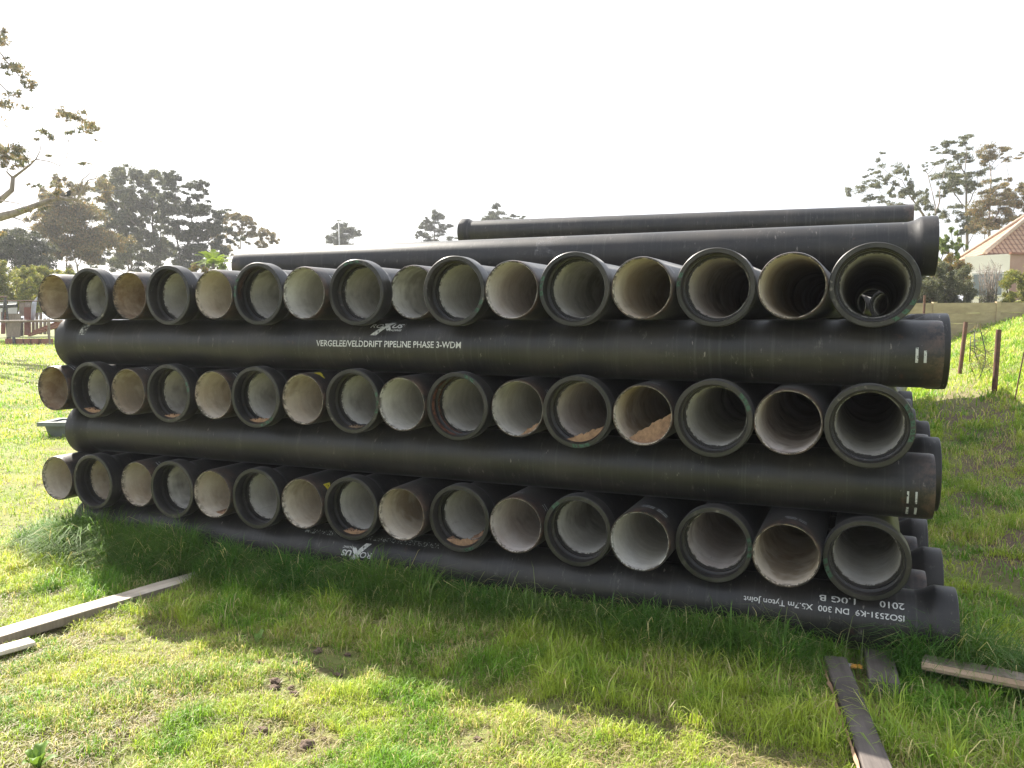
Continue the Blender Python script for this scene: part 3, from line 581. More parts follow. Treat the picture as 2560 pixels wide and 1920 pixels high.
# ------------------------------------------------------------------ trees
PAL = {'olive': [(.13, .14, .09), (.19, .18, .11), (.08, .10, .06)], 'rust': [(.19, .17, .09), (.30, .20, .10), (.12, .12, .07)], 'dark': [(.06, .072, .05), (.10, .105, .07), (.04, .048, .036)],
       'yellow': [(.27, .30, .07), (.36, .31, .09), (.16, .19, .05)], 'bright': [(.16, .22, .05), (.24, .28, .06), (.10, .15, .04)], 'orange': [(.30, .16, .05), (.18, .17, .06), (.12, .13, .05)]}
def leafcloud(C, RX, RY, RZ, n, size, pal, umb=True, rs=rng, stretch=3.2):
    """n leaves in one clump; umbrella clumps carry their leaves in a shell over the top"""
    u = rs.standard_normal((n, 3)); u /= np.linalg.norm(u, axis=1)[:, None]; rad = rs.random(n)**(.45 if umb else .4)
    if umb: u[:, 2] = np.where(u[:, 2] < -.25, -u[:, 2]*.8, u[:, 2])
    lum = 1+.25*(np.sin(u[:, 0]*3.7+C[0])+np.sin(u[:, 1]*4.1+C[1]*3))[:, None]
    P = np.array(C)+u*rad[:, None]*np.array([RX, RY, RZ])*lum
    d = rs.standard_normal((n, 3)); d[:, 2] -= .8 if umb else .2; d /= np.linalg.norm(d, axis=1)[:, None]
    e = np.cross(d, rs.standard_normal((n, 3))); e /= np.linalg.norm(e, axis=1)[:, None]+1e-9
    L_ = size*(.6+.8*rs.random(n))[:, None]; W_ = L_/stretch
    V = np.stack([P-d*L_/2, P+e*W_/2, P+d*L_/2, P-e*W_/2], 1).reshape(-1, 3)
    c = np.array(pal)[rs.integers(0, len(pal), n)]*(.7+.6*rs.random(n))[:, None]; return V, np.repeat(c, 4, 0)
def tree(name, label, cat, D, base, clumps, pal, leaf, dens=1.0, trunk_r=.085, depth=.5, umb=True, group=None, stems=None, bark='bark', limb=.62, ground=None, fill=1.0):
    """clumps: (x, y, rx, ry) as seen from the camera, given their own depth; base: foot of the trunk"""
    trunk_r *= .45 if trunk_r > .1 else 1; rs = np.random.default_rng(int(abs(base[0])*7+D)); px = D/F; B0 = at(base[0], base[1], D)
    B0[2] = float(hg(B0[0], B0[1])) if ground is None else ground
    t = empty(name, B0); tag(t, label, cat, group); nodes = [(B0, None, 0.)]; cl = []
    W = max(c[0]+c[2] for c in clumps)-min(c[0]-c[2] for c in clumps)
    for (x, y, rx, ry) in clumps:
        P = at(x, y, D+depth*W*px*(rs.random()-.5)); fx, fy = (1.05, 1.5) if D > 80 else ((1.1, 1.7) if base[0] > 2200 else (1.2, 1.7)); cl.append((P, rx*px*(fx if umb else 1.2), ry*px*(fy if umb else 1.35)))
    for (P, rx, ry) in list(cl):
        if umb:
            for _ in range(1 if D > 80 else (1 if base[0] > 2200 else 3)): cl.append((P+rs.standard_normal(3)*np.array([rx, rx, ry*1.0])*.95-np.array([0, 0, ry*.3]), rx*.7, ry*.75))
    b = MB(); skel = [B0]; par = [-1]; load = [0.]
    top = max(c[0][2] for c in cl); foot = B0
    if stems is None: stems = [[(base[0], base[1]*.5+min(c[1] for c in clumps)*.5)]]
    for s_ in stems:
        prev = 0
        for (x, y) in s_:
            P = at(x, y, D+rs.uniform(-.05, .05)*W*px); a = skel[prev]; mid = (a+P)/2+rs.standard_normal(3)*np.linalg.norm(P-a)*.03
            skel += [mid, P]; par += [prev, len(skel)-2]; prev = len(skel)-1
    plen = [0.]
    for j in range(1, len(skel)): plen.append(plen[par[j]]+np.linalg.norm(skel[j]-skel[par[j]]))
    order = sorted(range(len(cl)), key=lambda i: np.linalg.norm(cl[i][0]-B0)); leafn = {}
    for i in order:
        P = cl[i][0]-np.array([0, 0, cl[i][2]*.3]); best, bj = 1e9, 0
        for j, q_ in enumerate(skel):
            if j == 0 and len(skel) > 1: continue
            dv = P-q_; dist = np.linalg.norm(dv)+max(0, -dv[2])*1.2+.55*plen[j]
            if dist < best: best, bj = dist, j
        a = skel[bj]; L_ = np.linalg.norm(P-a); m1 = a+(P-a)*.4+np.array([0, 0, -.04*L_])+rs.standard_normal(3)*L_*.035; m2 = a+(P-a)*.75+rs.standard_normal(3)*L_*.03
        skel += [m1, m2, P]; par += [bj, len(skel)-3, len(skel)-2]; plen += [plen[bj]+.4*L_, plen[bj]+.75*L_, plen[bj]+L_]; leafn[len(skel)-1] = 1
    w_ = [0.]*len(skel)
    for j in range(len(skel)-1, 0, -1):
        w_[j] += leafn.get(j, 0)*1.0
        w_[par[j]] += w_[j]
    tot = max(w_[0], 1); rad = [trunk_r*max((x/tot), .002)**limb for x in w_]; leaf *= .66
    for j in range(1, len(skel)):
        b.tube([skel[par[j]], skel[j]], [max(rad[par[j]]*.999 if par[j] else rad[j]*1.15, rad[j]) if w_[par[j]] < w_[j]*1.6 else rad[j]*1.1, rad[j]], 6)
    V = np.array(b.V)-B0; bo = mesh('trunk', V, b.F, MAT[bark], True, t)
    VV, CC = [], []
    for (P, rx, ry) in cl:
        sub = max(1, int(round(rx*ry/(leaf*leaf*20)))); n = int(dens*fill*24*math.pi*rx*ry/(leaf*leaf/3.2)/1.6)+20
        # a clump is made of smaller puffs so that its outline is ragged
        k = max(3, min(14, int(3+rx/leaf/1.6)))
        for _ in range(k):
            o = rs.standard_normal(3)*np.array([rx, rx, ry])*.45; rr = .42+.3*rs.random()
            v, c = leafcloud(P+o, rx*rr, rx*rr, ry*rr*1.15, max(4, n//k), leaf, pal, umb, rs); VV.append(v); CC.append(c)
    V = np.concatenate(VV)-B0; n = len(V)//4
    bigmesh('crown', V, np.arange(n*4).reshape(-1, 4), np.full(n, 4), MAT['leaf'], np.concatenate(CC), t)
    return t
def crop(x0, y0, sc, L_, k=1.): return [(x0+a/sc, y0+b_/sc, c/sc*k, d/sc*k) for a, b_, c, d in L_]
PO = {k: v for k, v in PAL.items()}
# the wide gum behind the stack at left
A_ = [(380, 150, 60, 45), (300, 200, 60, 40), (180, 270, 55, 30), (80, 340, 60, 22), (280, 300, 80, 50), (400, 290, 70, 50), (260, 400, 60, 45), (180, 495, 60, 28), (420, 430, 60, 60), (330, 560, 55, 60), (240, 640, 75, 50), (430, 600, 80, 60), (340, 700, 80, 50), (230, 790, 80, 45), (440, 780, 80, 60), (290, 920, 80, 45), (140, 1040, 70, 45), (250, 1150, 90, 55), (400, 1050, 80, 60), (460, 1180, 90, 60), (480, 900, 60, 50)]
tree('gum_tree', 'left part of the wide dark gum, behind the third and fourth top pipes', 'tree', 62, (325, 720), crop(220, 400, 4.608, A_), PO['olive'], .30, .62, .30, .5, stems=[[(330, 660), (300, 600), (290, 520)], [(320, 650), (340, 560)]], bark='bark')
B_ = [(530, 165, 62, 40), (620, 195, 70, 38), (730, 190, 62, 34), (860, 205, 62, 38), (480, 330, 60, 40), (600, 240, 60, 30), (700, 250, 60, 30), (650, 405, 85, 45), (740, 385, 50, 40), (880, 420, 90, 60), (520, 490, 85, 50), (620, 560, 80, 45), (750, 520, 80, 45), (890, 530, 70, 50), (560, 690, 80, 55), (700, 625, 60, 30), (830, 690, 70, 45), (620, 800, 70, 45), (740, 850, 60, 45), (890, 800, 60, 45), (700, 960, 90, 50), (560, 1010, 80, 60), (850, 1000, 90, 55), (620, 1120, 100, 60), (800, 1140, 100, 60), (940, 1100, 70, 60)]
tree('gum_tree', 'tallest middle part of the wide dark gum at left', 'tree', 64, (395, 720), crop(220, 400, 4.608, B_), PO['olive'], .30, .62, .32, .5, stems=[[(395, 640), (380, 560), (385, 470)], [(400, 640), (405, 540), (415, 460)]], bark='bark_dark')
C_ = [(950, 215, 60, 35), (1010, 255, 80, 55), (1150, 285, 62, 24), (1240, 305, 62, 24), (1340, 325, 48, 30), (1000, 340, 50, 25), (1230, 425, 60, 26), (1160, 455, 30, 20), (960, 590, 75, 45), (1060, 525, 80, 45), (1150, 565, 70, 45), (1300, 560, 110, 36), (1370, 525, 50, 26), (1460, 640, 65, 38), (1190, 645, 60, 25), (1080, 740, 110, 45), (1350, 780, 90, 45), (1470, 785, 75, 40), (1200, 790, 60, 30), (1300, 860, 100, 45), (1430, 890, 70, 45), (1120, 880, 60, 45), (1500, 930, 60, 35), (1150, 990, 90, 45), (1270, 1000, 90, 45), (1340, 1070, 80, 50), (1050, 1120, 90, 60), (1200, 1140, 100, 50), (1500, 1050, 60, 30), (1570, 1090, 60, 28)]
tree('gum_tree', 'right part of the wide dark gum, with black forked limbs', 'tree', 60, (455, 720), crop(220, 400, 4.608, C_), PO['dark'], .28, .62, .34, .5, stems=[[(450, 640), (445, 560), (440, 480)], [(460, 640), (490, 560)]], bark='bark_dark')
D_ = [(1700, 650, 60, 26), (1650, 705, 75, 30), (1750, 690, 60, 25), (1860, 725, 58, 30), (1640, 815, 45, 35), (1560, 850, 50, 35), (1480, 900, 60, 35), (1770, 875, 48, 28), (1890, 850, 50, 38), (2020, 840, 60, 35), (2000, 900, 45, 40), (2100, 925, 45, 32), (1950, 955, 38, 22), (1570, 1010, 45, 22), (1660, 965, 30, 18), (1600, 1095, 40, 20)]
tree('gum_tree', 'small umbrella-crowned tree right of the wide gum', 'tree', 66, (604, 720), crop(220, 400, 4.608, D_), PO['rust'], .24, .62, .2, .5, stems=[[(601, 600), (592, 560)]], bark='bark')
E_ = [(240, 810, 28, 24), (250, 862, 30, 24), (310, 890, 62, 36), (300, 950, 60, 38), (400, 925, 55, 42), (225, 915, 36, 26), (180, 950, 40, 28), (380, 1000, 52, 36), (245, 1010, 38, 30), (225, 1060, 35, 30), (300, 1050, 50, 34), (415, 1020, 45, 34), (190, 1020, 34, 24), (350, 1060, 40, 34), (260, 1100, 30, 24), (400, 1070, 36, 26)]
tree('gum_tree', 'rust-tinted gum between the overhanging branch and the wide gum', 'tree', 52, (193, 700), crop(0, 0, 1.728, E_), PO['rust'], .24, .6, .20, .5, stems=[[(193, 665), (180, 620), (165, 560)], [(194, 665), (198, 600)], [(195, 665), (222, 615)]], bark='bark')
F_ = [(60, 1060, 52, 26), (110, 1045, 40, 22), (20, 1090, 40, 34), (60, 1110, 60, 36), (120, 1120, 50, 32), (180, 1100, 36, 26), (0, 1030, 30, 20), (-40, 1090, 60, 40), (160, 1140, 50, 24)]
tree('bushy_tree', 'dark rounded tree behind the hedge at the left edge', 'tree', 46, (40, 720), crop(0, 0, 1.728, F_), PO['dark'], .22, .8, .2, .5, stems=[[(40, 650)]], bark='bark_dark')
# two small distant trees and one tip above the stack
tree('distant_tree', 'small distant tree beside the thin pole, left of centre', 'tree', 95, (855, 720), [(852, 570, 14, 8), (835, 585, 16, 9), (870, 582, 18, 9), (822, 597, 12, 6), (855, 598, 28, 9), (888, 592, 12, 7), (856, 614, 26, 12), (856, 640, 20, 14)], PO['dark'], .3, .75, .3, .5, stems=[[(856, 600)]], bark='bark_dark')
tree('distant_pine', 'small distant layered pine left of the uppermost pipe', 'tree', 95, (1086, 720), [(1088, 546, 16, 9), (1072, 553, 10, 6), (1100, 550, 12, 6), (1060, 572, 14, 7), (1082, 568, 14, 7), (1112, 572, 14, 7), (1048, 583, 10, 5), (1068, 588, 18, 6), (1100, 586, 20, 6), (1085, 610, 26, 9), (1085, 635, 20, 12)], PO['dark'], .3, .7, .3, .5, stems=[[(1087, 600), (1087, 555)]], bark='bark_dark')
tree('distant_tree', 'rounded tree top poking above the uppermost pipe', 'tree', 95, (1235, 720), [(1235, 532, 14, 8), (1222, 542, 12, 7), (1250, 540, 14, 7), (1236, 552, 24, 8), (1236, 575, 22, 10), (1236, 600, 20, 10), (1286, 541, 12, 4), (1296, 556, 12, 5)], PO['dark'], .3, .75, .3, .5, stems=[[(1236, 560)]], bark='bark_dark')
# right hand gums
R1 = [(500, 415, 65, 30), (560, 460, 26, 30), (385, 500, 45, 28), (290, 540, 55, 22), (175, 570, 45, 22), (90, 630, 34, 22), (240, 678, 40, 26), (320, 650, 38, 16), (410, 600, 26, 26), (480, 620, 58, 30), (570, 590, 55, 38), (640, 645, 45, 28), (450, 700, 70, 16), (700, 690, 42, 34), (740, 745, 45, 26), (210, 470, 22, 14), (310, 330, 26, 8), (350, 280, 22, 7), (250, 410, 16, 6)]
tree('gum_tree', 'airy gum at right, its crown just over the uppermost pipe end', 'tree', 55, (2330, 760), crop(2100, 300, 3.317, R1), PO['olive'], .20, .5, .17, .4, stems=[[(2310, 540), (2275, 490), (2255, 450)]], bark='bark')
R2 = [(720, 640, 36, 26), (700, 380, 26, 10), (800, 360, 36, 12), (860, 340, 30, 12), (860, 550, 42, 26), (880, 600, 36, 26), (780, 480, 30, 12), (870, 790, 36, 34), (810, 760, 30, 20), (830, 640, 30, 20)]
tree('gum_tree', 'thin nearly bare gum between the two fuller right-hand gums', 'tree', 50, (2341, 760), crop(2100, 300, 3.317, R2), PO['olive'], .18, .4, .17, .4, stems=[[(2340, 560), (2328, 470), (2312, 410)], [(2338, 540), (2350, 470), (2365, 400)]], bark='bark')
R3 = [(900, 190, 50, 20), (1030, 150, 52, 11), (1040, 195, 38, 16), (875, 265, 50, 14), (960, 270, 30, 14), (1060, 285, 55, 30), (970, 325, 40, 16), (1090, 340, 45, 16), (900, 460, 88, 34), (970, 505, 75, 34), (1050, 470, 50, 24), (1140, 455, 62, 26), (950, 590, 44, 34), (1080, 580, 44, 26), (1000, 720, 56, 26), (900, 545, 45, 22), (1060, 830, 60, 34), (1010, 800, 40, 30), (1110, 880, 60, 36), (1020, 900, 40, 30)]
tree('gum_tree', 'tall straight gum at right with the highest crown', 'tree', 52, (2418, 760), crop(2100, 300, 3.317, R3), PO['olive'], .20, .55, .24, .4, stems=[[(2418, 560), (2416, 470), (2415, 400)]], bark='bark')
R4 = [(1240, 250, 72, 34), (1350, 240, 52, 16), (1200, 310, 46, 20), (1380, 318, 40, 8), (1470, 322, 40, 6), (1400, 500, 36, 12), (1230, 565, 66, 30), (1350, 600, 62, 26), (1440, 590, 70, 26), (1200, 700, 90, 34), (1320, 680, 80, 34), (1430, 720, 90, 40), (1150, 800, 76, 36), (1280, 820, 80, 36), (1390, 820, 56, 32), (1200, 900, 60, 30), (1520, 640, 60, 30), (1540, 760, 60, 30), (1300, 880, 60, 26)]
tree('gum_tree', 'gum behind the tiled roof at the right edge', 'tree', 48, (2474, 760), crop(2100, 300, 3.317, R4), PO['rust'], .19, .58, .22, .4, stems=[[(2474, 570), (2477, 480), (2480, 400)], [(2474, 570), (2510, 490)]], bark='bark')
# the big gum whose trunk stands outside the picture at left
def branch_tree():
    D = 24; base = at(-420, 900, D); base[2] = float(hg(base[0], base[1])); t = empty('gum_tree', base)
    tag(t, 'large overhanging gum reaching in from the left edge, with bare branches', 'tree'); b = MB(); cv = lambda L_, dz=0: [at(x/2.676, y/2.676, D+dz) for x, y in L_]
    tr = [base, at(-400, 700, D), at(-330, 560, D), at(-250, 420, D), at(-160, 250, D)]; b.tube(tr, [.42, .36, .30, .24, .14], 10)
    def br(L_, r0, r1, dz=0, start=None):
        P = ([start] if start is not None else [])+cv(L_, dz); n = len(P); b.tube(P, [r0+(r1-r0)*i/(n-1) for i in range(n)], 7); return P
    br([(-300, 1560), (0, 1450), (100, 1425), (200, 1390), (300, 1350), (400, 1320)], .17, .055, 0, tr[1]); br([(400, 1320), (450, 1335), (520, 1330), (560, 1260), (590, 1205), (640, 1195), (660, 1140)], .05, .008)
    br([(520, 1330), (545, 1270), (548, 1205), (590, 1170), (625, 1135)], .03, .006); br([(560, 1260), (575, 1310)], .015, .005); br([(480, 1310), (530, 1290)], .02, .006)
    br([(-350, 1500), (0, 1340), (80, 1270), (86, 1190)], .12, .06, .6, tr[2]); br([(86, 1190), (45, 1150), (50, 1130)], .035, .012, .6); br([(86, 1190), (140, 1150), (200, 1105), (240, 1065)], .045, .02, .6); br([(240, 1065), (268, 1010), (278, 925)], .02, .006, .6)
    br([(240, 1065), (330, 1080), (400, 1108), (440, 1070), (462, 990), (460, 930), (500, 860)], .018, .006, .6); br([(460, 950), (420, 870), (385, 810)], .01, .005, .6)
    br([(90, 1455), (150, 1475), (200, 1525)], .022, .006); br([(0, 1340), (120, 1360), (180, 1390)], .02, .008); br([(200, 1110), (140, 1000), (100, 980)], .02, .008, .6)
    br([(-300, 700), (0, 560), (60, 620), (60, 760)], .06, .006, .4, tr[3]); br([(-200, 400), (0, 350), (60, 430), (160, 540)], .05, .01, 0, tr[4]); br([(-200, 300), (0, 260), (20, 180)], .04, .01, 0, tr[4])
    b2 = MB(); b2.V = [tuple(np.array(v)-base) for v in b.V]; b2.F = b.F; b2.build('trunk', MAT['bark'], t, True)
    CLs = [(430, 790, 55, 40), (510, 800, 60, 40), (575, 840, 60, 34), (620, 860, 34, 26), (410, 750, 24, 22), (480, 890, 30, 20), (560, 880, 40, 18), (130, 1020, 60, 45), (60, 1050, 60, 50), (20, 1000, 50, 40), (110, 1100, 60, 34), (160, 1060, 40, 40), (20, 1110, 40, 30), (330, 920, 26, 26), (275, 870, 24, 16), (240, 935, 22, 12), (300, 890, 30, 14),
           (100, 455, 60, 30), (30, 470, 50, 40), (150, 500, 44, 34), (190, 560, 34, 30), (222, 600, 22, 26), (80, 630, 30, 14), (130, 640, 32, 22), (20, 225, 26, 36), (15, 290, 22, 26), (40, 390, 20, 12), (170, 720, 34, 14), (240, 1240, 26, 14), (190, 1235, 14, 8), (560, 1090, 26, 14), (320, 1045, 30, 8), (375, 1285, 30, 22), (380, 1245, 36, 26), (10, 1560, 30, 20), (-100, 700, 120, 80), (-160, 1000, 120, 90), (-60, 300, 90, 80), (-60, 1580, 60, 30), (650, 940, 16, 5), (150, 1410, 40, 10), (270, 1400, 50, 12)]
    VV, CC = [], []; rs = np.random.default_rng(5); px = D/F/2.676
    for (x, y, rx, ry) in CLs:
        P = at(x/2.676, y/2.676, D+rs.uniform(-1, 1)); rx, ry = rx*px*1.15, ry*px*1.15; n = int(12*rx*ry/(.1*.028))+10
        for _ in range(6):
            o = rs.standard_normal(3)*np.array([rx, rx, ry])*.45
            v, c = leafcloud(P+o, rx*.6, rx*.6, ry*.6, max(3, n//6), .13, PO['rust'] if rs.random() < .7 else PO['olive'], True, rs, 4.2); VV.append(v); CC.append(c)
    V = np.concatenate(VV)-base; n = len(V)//4; bigmesh('crown', V, np.arange(n*4).reshape(-1, 4), np.full(n, 4), MAT['leaf'], np.concatenate(CC), t)
branch_tree()
# bird on the branch
P = at(172, 489, 24); V, Fc = lump((0, 0, .06), .055, 2, 1.25, 8); V2, F2 = lump((.01, .03, .14), .032, 4, 1., 7); bm_ = MB().add(V, Fc).add(V2, F2); bm_.tube([(0, -.04, .03), (0, -.15, -.03)], [.025, .012], 6); bm_.tube([(.01, .06, .14), (.01, .09, .135)], [.008, .002], 5)
o = bm_.build('bird', MAT['bird'], None, True); o.location = P; tag(o, 'small dark bird perched on the overhanging branch', 'bird')

# bushes and hedges
def bush(name, label, D, x0, x1, ytop, ybot, pal, leaf, n=26, dens=1., cat='bush', ground=None, ry=None, seed=0, depth=1.0):
    rs = np.random.default_rng(int(abs(x0)*3+D)+seed); cl = []
    for _ in range(n):
        u = rs.random(); x = x0+(x1-x0)*u; tp = ytop(x) if callable(ytop) else ytop+(ybot-ytop)*.35*(2*u-1)**4
        y = tp+(ybot-tp)*rs.random()**1.1; r = (x1-x0)/n**.5*.75; cl.append((x, y+r*.5, r, (ry or r*.7)))
    return tree(name, label, cat, D, ((x0+x1)/2, ybot), cl, pal, leaf, dens, .08, depth, False, None, None, 'bark_dark', .5, ground)
bush('hedge', 'thick yellow-green hedge behind the junk fence at left', 33, -60, 95, lambda x: 668+6*math.sin(x*.09), 765, PO['yellow'], .14, 60, 1.0, 'hedge', ry=11)
bush('hedge', 'lower right end of the hedge, behind the first top pipe', 34, 85, 190, lambda x: 658+(x-85)*.22, 765, PO['yellow'], .14, 40, 1.0, 'hedge', ry=10)
bush('shrub', 'reddish leafy shrub just left of the palm-like plant', 30, 470, 515, 655, 720, PO['orange'], .12, 14, .8)
def palm(x, y, D, label):
    base = at(x, y+60, D); t = empty('palm_like_plant', base); tag(t, label, 'plant'); b = MB(); b.tube([(0, 0, 0), (.03, 0, .5), (0, 0, .95)], [.07, .06, .05], 8); b.build('stem', MAT['bark_dark'], t, True)
    VV = []; CC = []; rs = np.random.default_rng(3)
    for k in range(26):
        a = rs.random()*6.28; el = .3+1.2*rs.random(); L_ = .75+.3*rs.random(); d = np.array([math.cos(a)*math.cos(el), math.sin(a)*math.cos(el), math.sin(el)]); s_ = np.array([-math.sin(a), math.cos(a), 0]); P = np.array([0, 0, .9])
        pts = [P+d*L_*q+np.array([0, 0, -.45*L_*q*q]) for q in (0, .35, .7, 1)]
        for q in range(3):
            for e in np.linspace(0, 1, 6)[:-1]:
                c0 = pts[q]*(1-e)+pts[q+1]*e
                for sg in (-1, 1): l2 = .22*(1-.25*q); tip = c0+s_*sg*l2+d*l2*.5-np.array([0, 0, .06]); VV += [c0, c0+d*.035, tip, tip-d*.004]; CC += [np.array([.22, .30, .05])*(.7+.6*rs.random())]*4
    V = np.array(VV); n = len(V)//4; bigmesh('fronds', V, np.arange(4*n).reshape(-1, 4), np.full(n, 4), MAT['leaf'], np.array(CC), t)
palm(535, 660, 30, 'bright green palm-like plant at the left end of the long upper pipe')
bush('shrub', 'bright green shrub under the palm-like plant', 31, 520, 570, 645, 720, PO['bright'], .12, 16, .8)
bush('bush', 'feathery light green bush behind the long upper pipe socket', 30, 2345, 2405, 555, 700, PO['bright'], .09, 40, .9, ground=.9)
bush('bush', 'orange-tipped bush under the eave of the house', 28, 2335, 2420, 640, 720, PO['orange'], .09, 26, .9, ground=.95)
bush('bush', 'dark green bush behind the concrete wall, beside the top right pipe', 26, 2290, 2430, lambda x: 665+12*math.sin(x*.08), 775, PO['olive'], .09, 54, 1.1, ground=1.0)
bush('bush', 'green bush behind the concrete wall at the right edge', 27, 2515, 2620, lambda x: 690-(x-2515)*.5, 775, PO['yellow'], .09, 44, 1.0, ground=1.1)
# nearly bare shrub with upright stems before the white wall
def stemshrub():
    D = 27; base = at(2470, 775, D); base[2] = 1.05; t = empty('bare_shrub', base); tag(t, 'nearly bare upright-stemmed shrub before the white annex wall', 'shrub'); b = MB(); rs = np.random.default_rng(8); VV = []; CC = []
    for k in range(34):
        x = 2440+68*rs.random(); y = 655+25*rs.random(); P = at(x, y, D+rs.uniform(-.4, .4)); f_ = at(2455+35*rs.random(), 775, D+rs.uniform(-.2, .2)); f_[2] = 1.05; m_ = (P+f_)/2+rs.standard_normal(3)*.06
        b.tube([f_-base, m_-base, P-base], [.022, .014, .005], 5)
        for q in range(4):
            a = m_+(P-m_)*rs.random(); e = a+rs.standard_normal(3)*np.array([.12, .12, .1])+np.array([0, 0, .1]); b.tube([a-base, e-base], [.007, .003], 4)
        v, c = leafcloud(m_, .12, .12, .35, 26, .07, PO['olive'], False, rs); VV.append(v-base); CC.append(c)
    b.build('stems', MAT['bark'], t, True); V = np.concatenate(VV); n = len(V)//4; bigmesh('leaves', V, np.arange(4*n).reshape(-1, 4), np.full(n, 4), MAT['leaf'], np.concatenate(CC), t)
stemshrub()
bush('bush', 'dark bush added behind the wall to darken the top right pipe', 26.5, 2120, 2300, 690, 785, PO['dark'], .10, 50, 1.1, ground=1.0)  # added to block the bright sky behind the top right bore

# ------------------------------------------------------------------ right side: wall, house, fence posts
def wall():
    a, b_ = np.array([-1.5, 19.6]), np.array([17.5, 27.6]); L_ = np.linalg.norm(b_-a); d2 = (b_-a)/L_; d = np.array([*d2, 0]); nrm = np.array([-d2[1], d2[0], 0]); t = empty('concrete_wall', (a[0], a[1], 0)); tag(t, 'precast concrete panel wall running across behind the grass bank', 'wall')
    n = 11; sp = L_/n; top = 2.03
    for k in range(n+1):
        c = np.array([a[0], a[1], 0])+d*sp*k; p = MB(); p.box(c-[a[0], a[1], 0]+np.array([0, 0, 1.02]), d*.06, nrm*.06, [0, 0, 1.04]); p.build('wall_post', MAT['conc'], t)
        if k < n:
            for j in range(6):
                z = top-.155-.31*j; q = MB(); q.box(c+d*sp/2-[a[0], a[1], 0]+np.array([0, 0, z]), d*(sp/2-.061), nrm*(.024 if j else .030), [0, 0, .152]); q.build('wall_panel', MAT['conc'], t)
wall()
def roof_mat():
    ma, nt, N, L, B = M('clay_roof_tiles'); tc = N.new('ShaderNodeTexCoord'); uv = tc.outputs['Object']
    w1 = N.new('ShaderNodeTexWave'); w1.bands_direction = 'X'; w1.inputs['Scale'].default_value = 1.15; L.new(uv, w1.inputs['Vector'])
    w2 = N.new('ShaderNodeTexWave'); w2.bands_direction = 'Y'; w2.wave_profile = 'SAW'; w2.inputs['Scale'].default_value = 1.0; L.new(uv, w2.inputs['Vector'])
    nz = nodes_noise(N, L, uv, 2.5, 5, .6); c = mix(N, L, ramp(N, L, w2.outputs['Fac'], [(.0, 0.), (.25, 1.)]), (.14, .065, .04), mix(N, L, nz, (.36, .20, .125), (.50, .33, .22)))
    c = mix(N, L, ramp(N, L, w1.outputs['Fac'], [(.05, .75), (.4, 0.)]), c, (.13, .05, .03))
    L.new(c, B.inputs['Base Color']); B.inputs['Roughness'].default_value = .85; bump(N, L, B, mix(N, L, .5, w1.outputs['Fac'], w2.outputs['Fac']), 1., .08); return ma
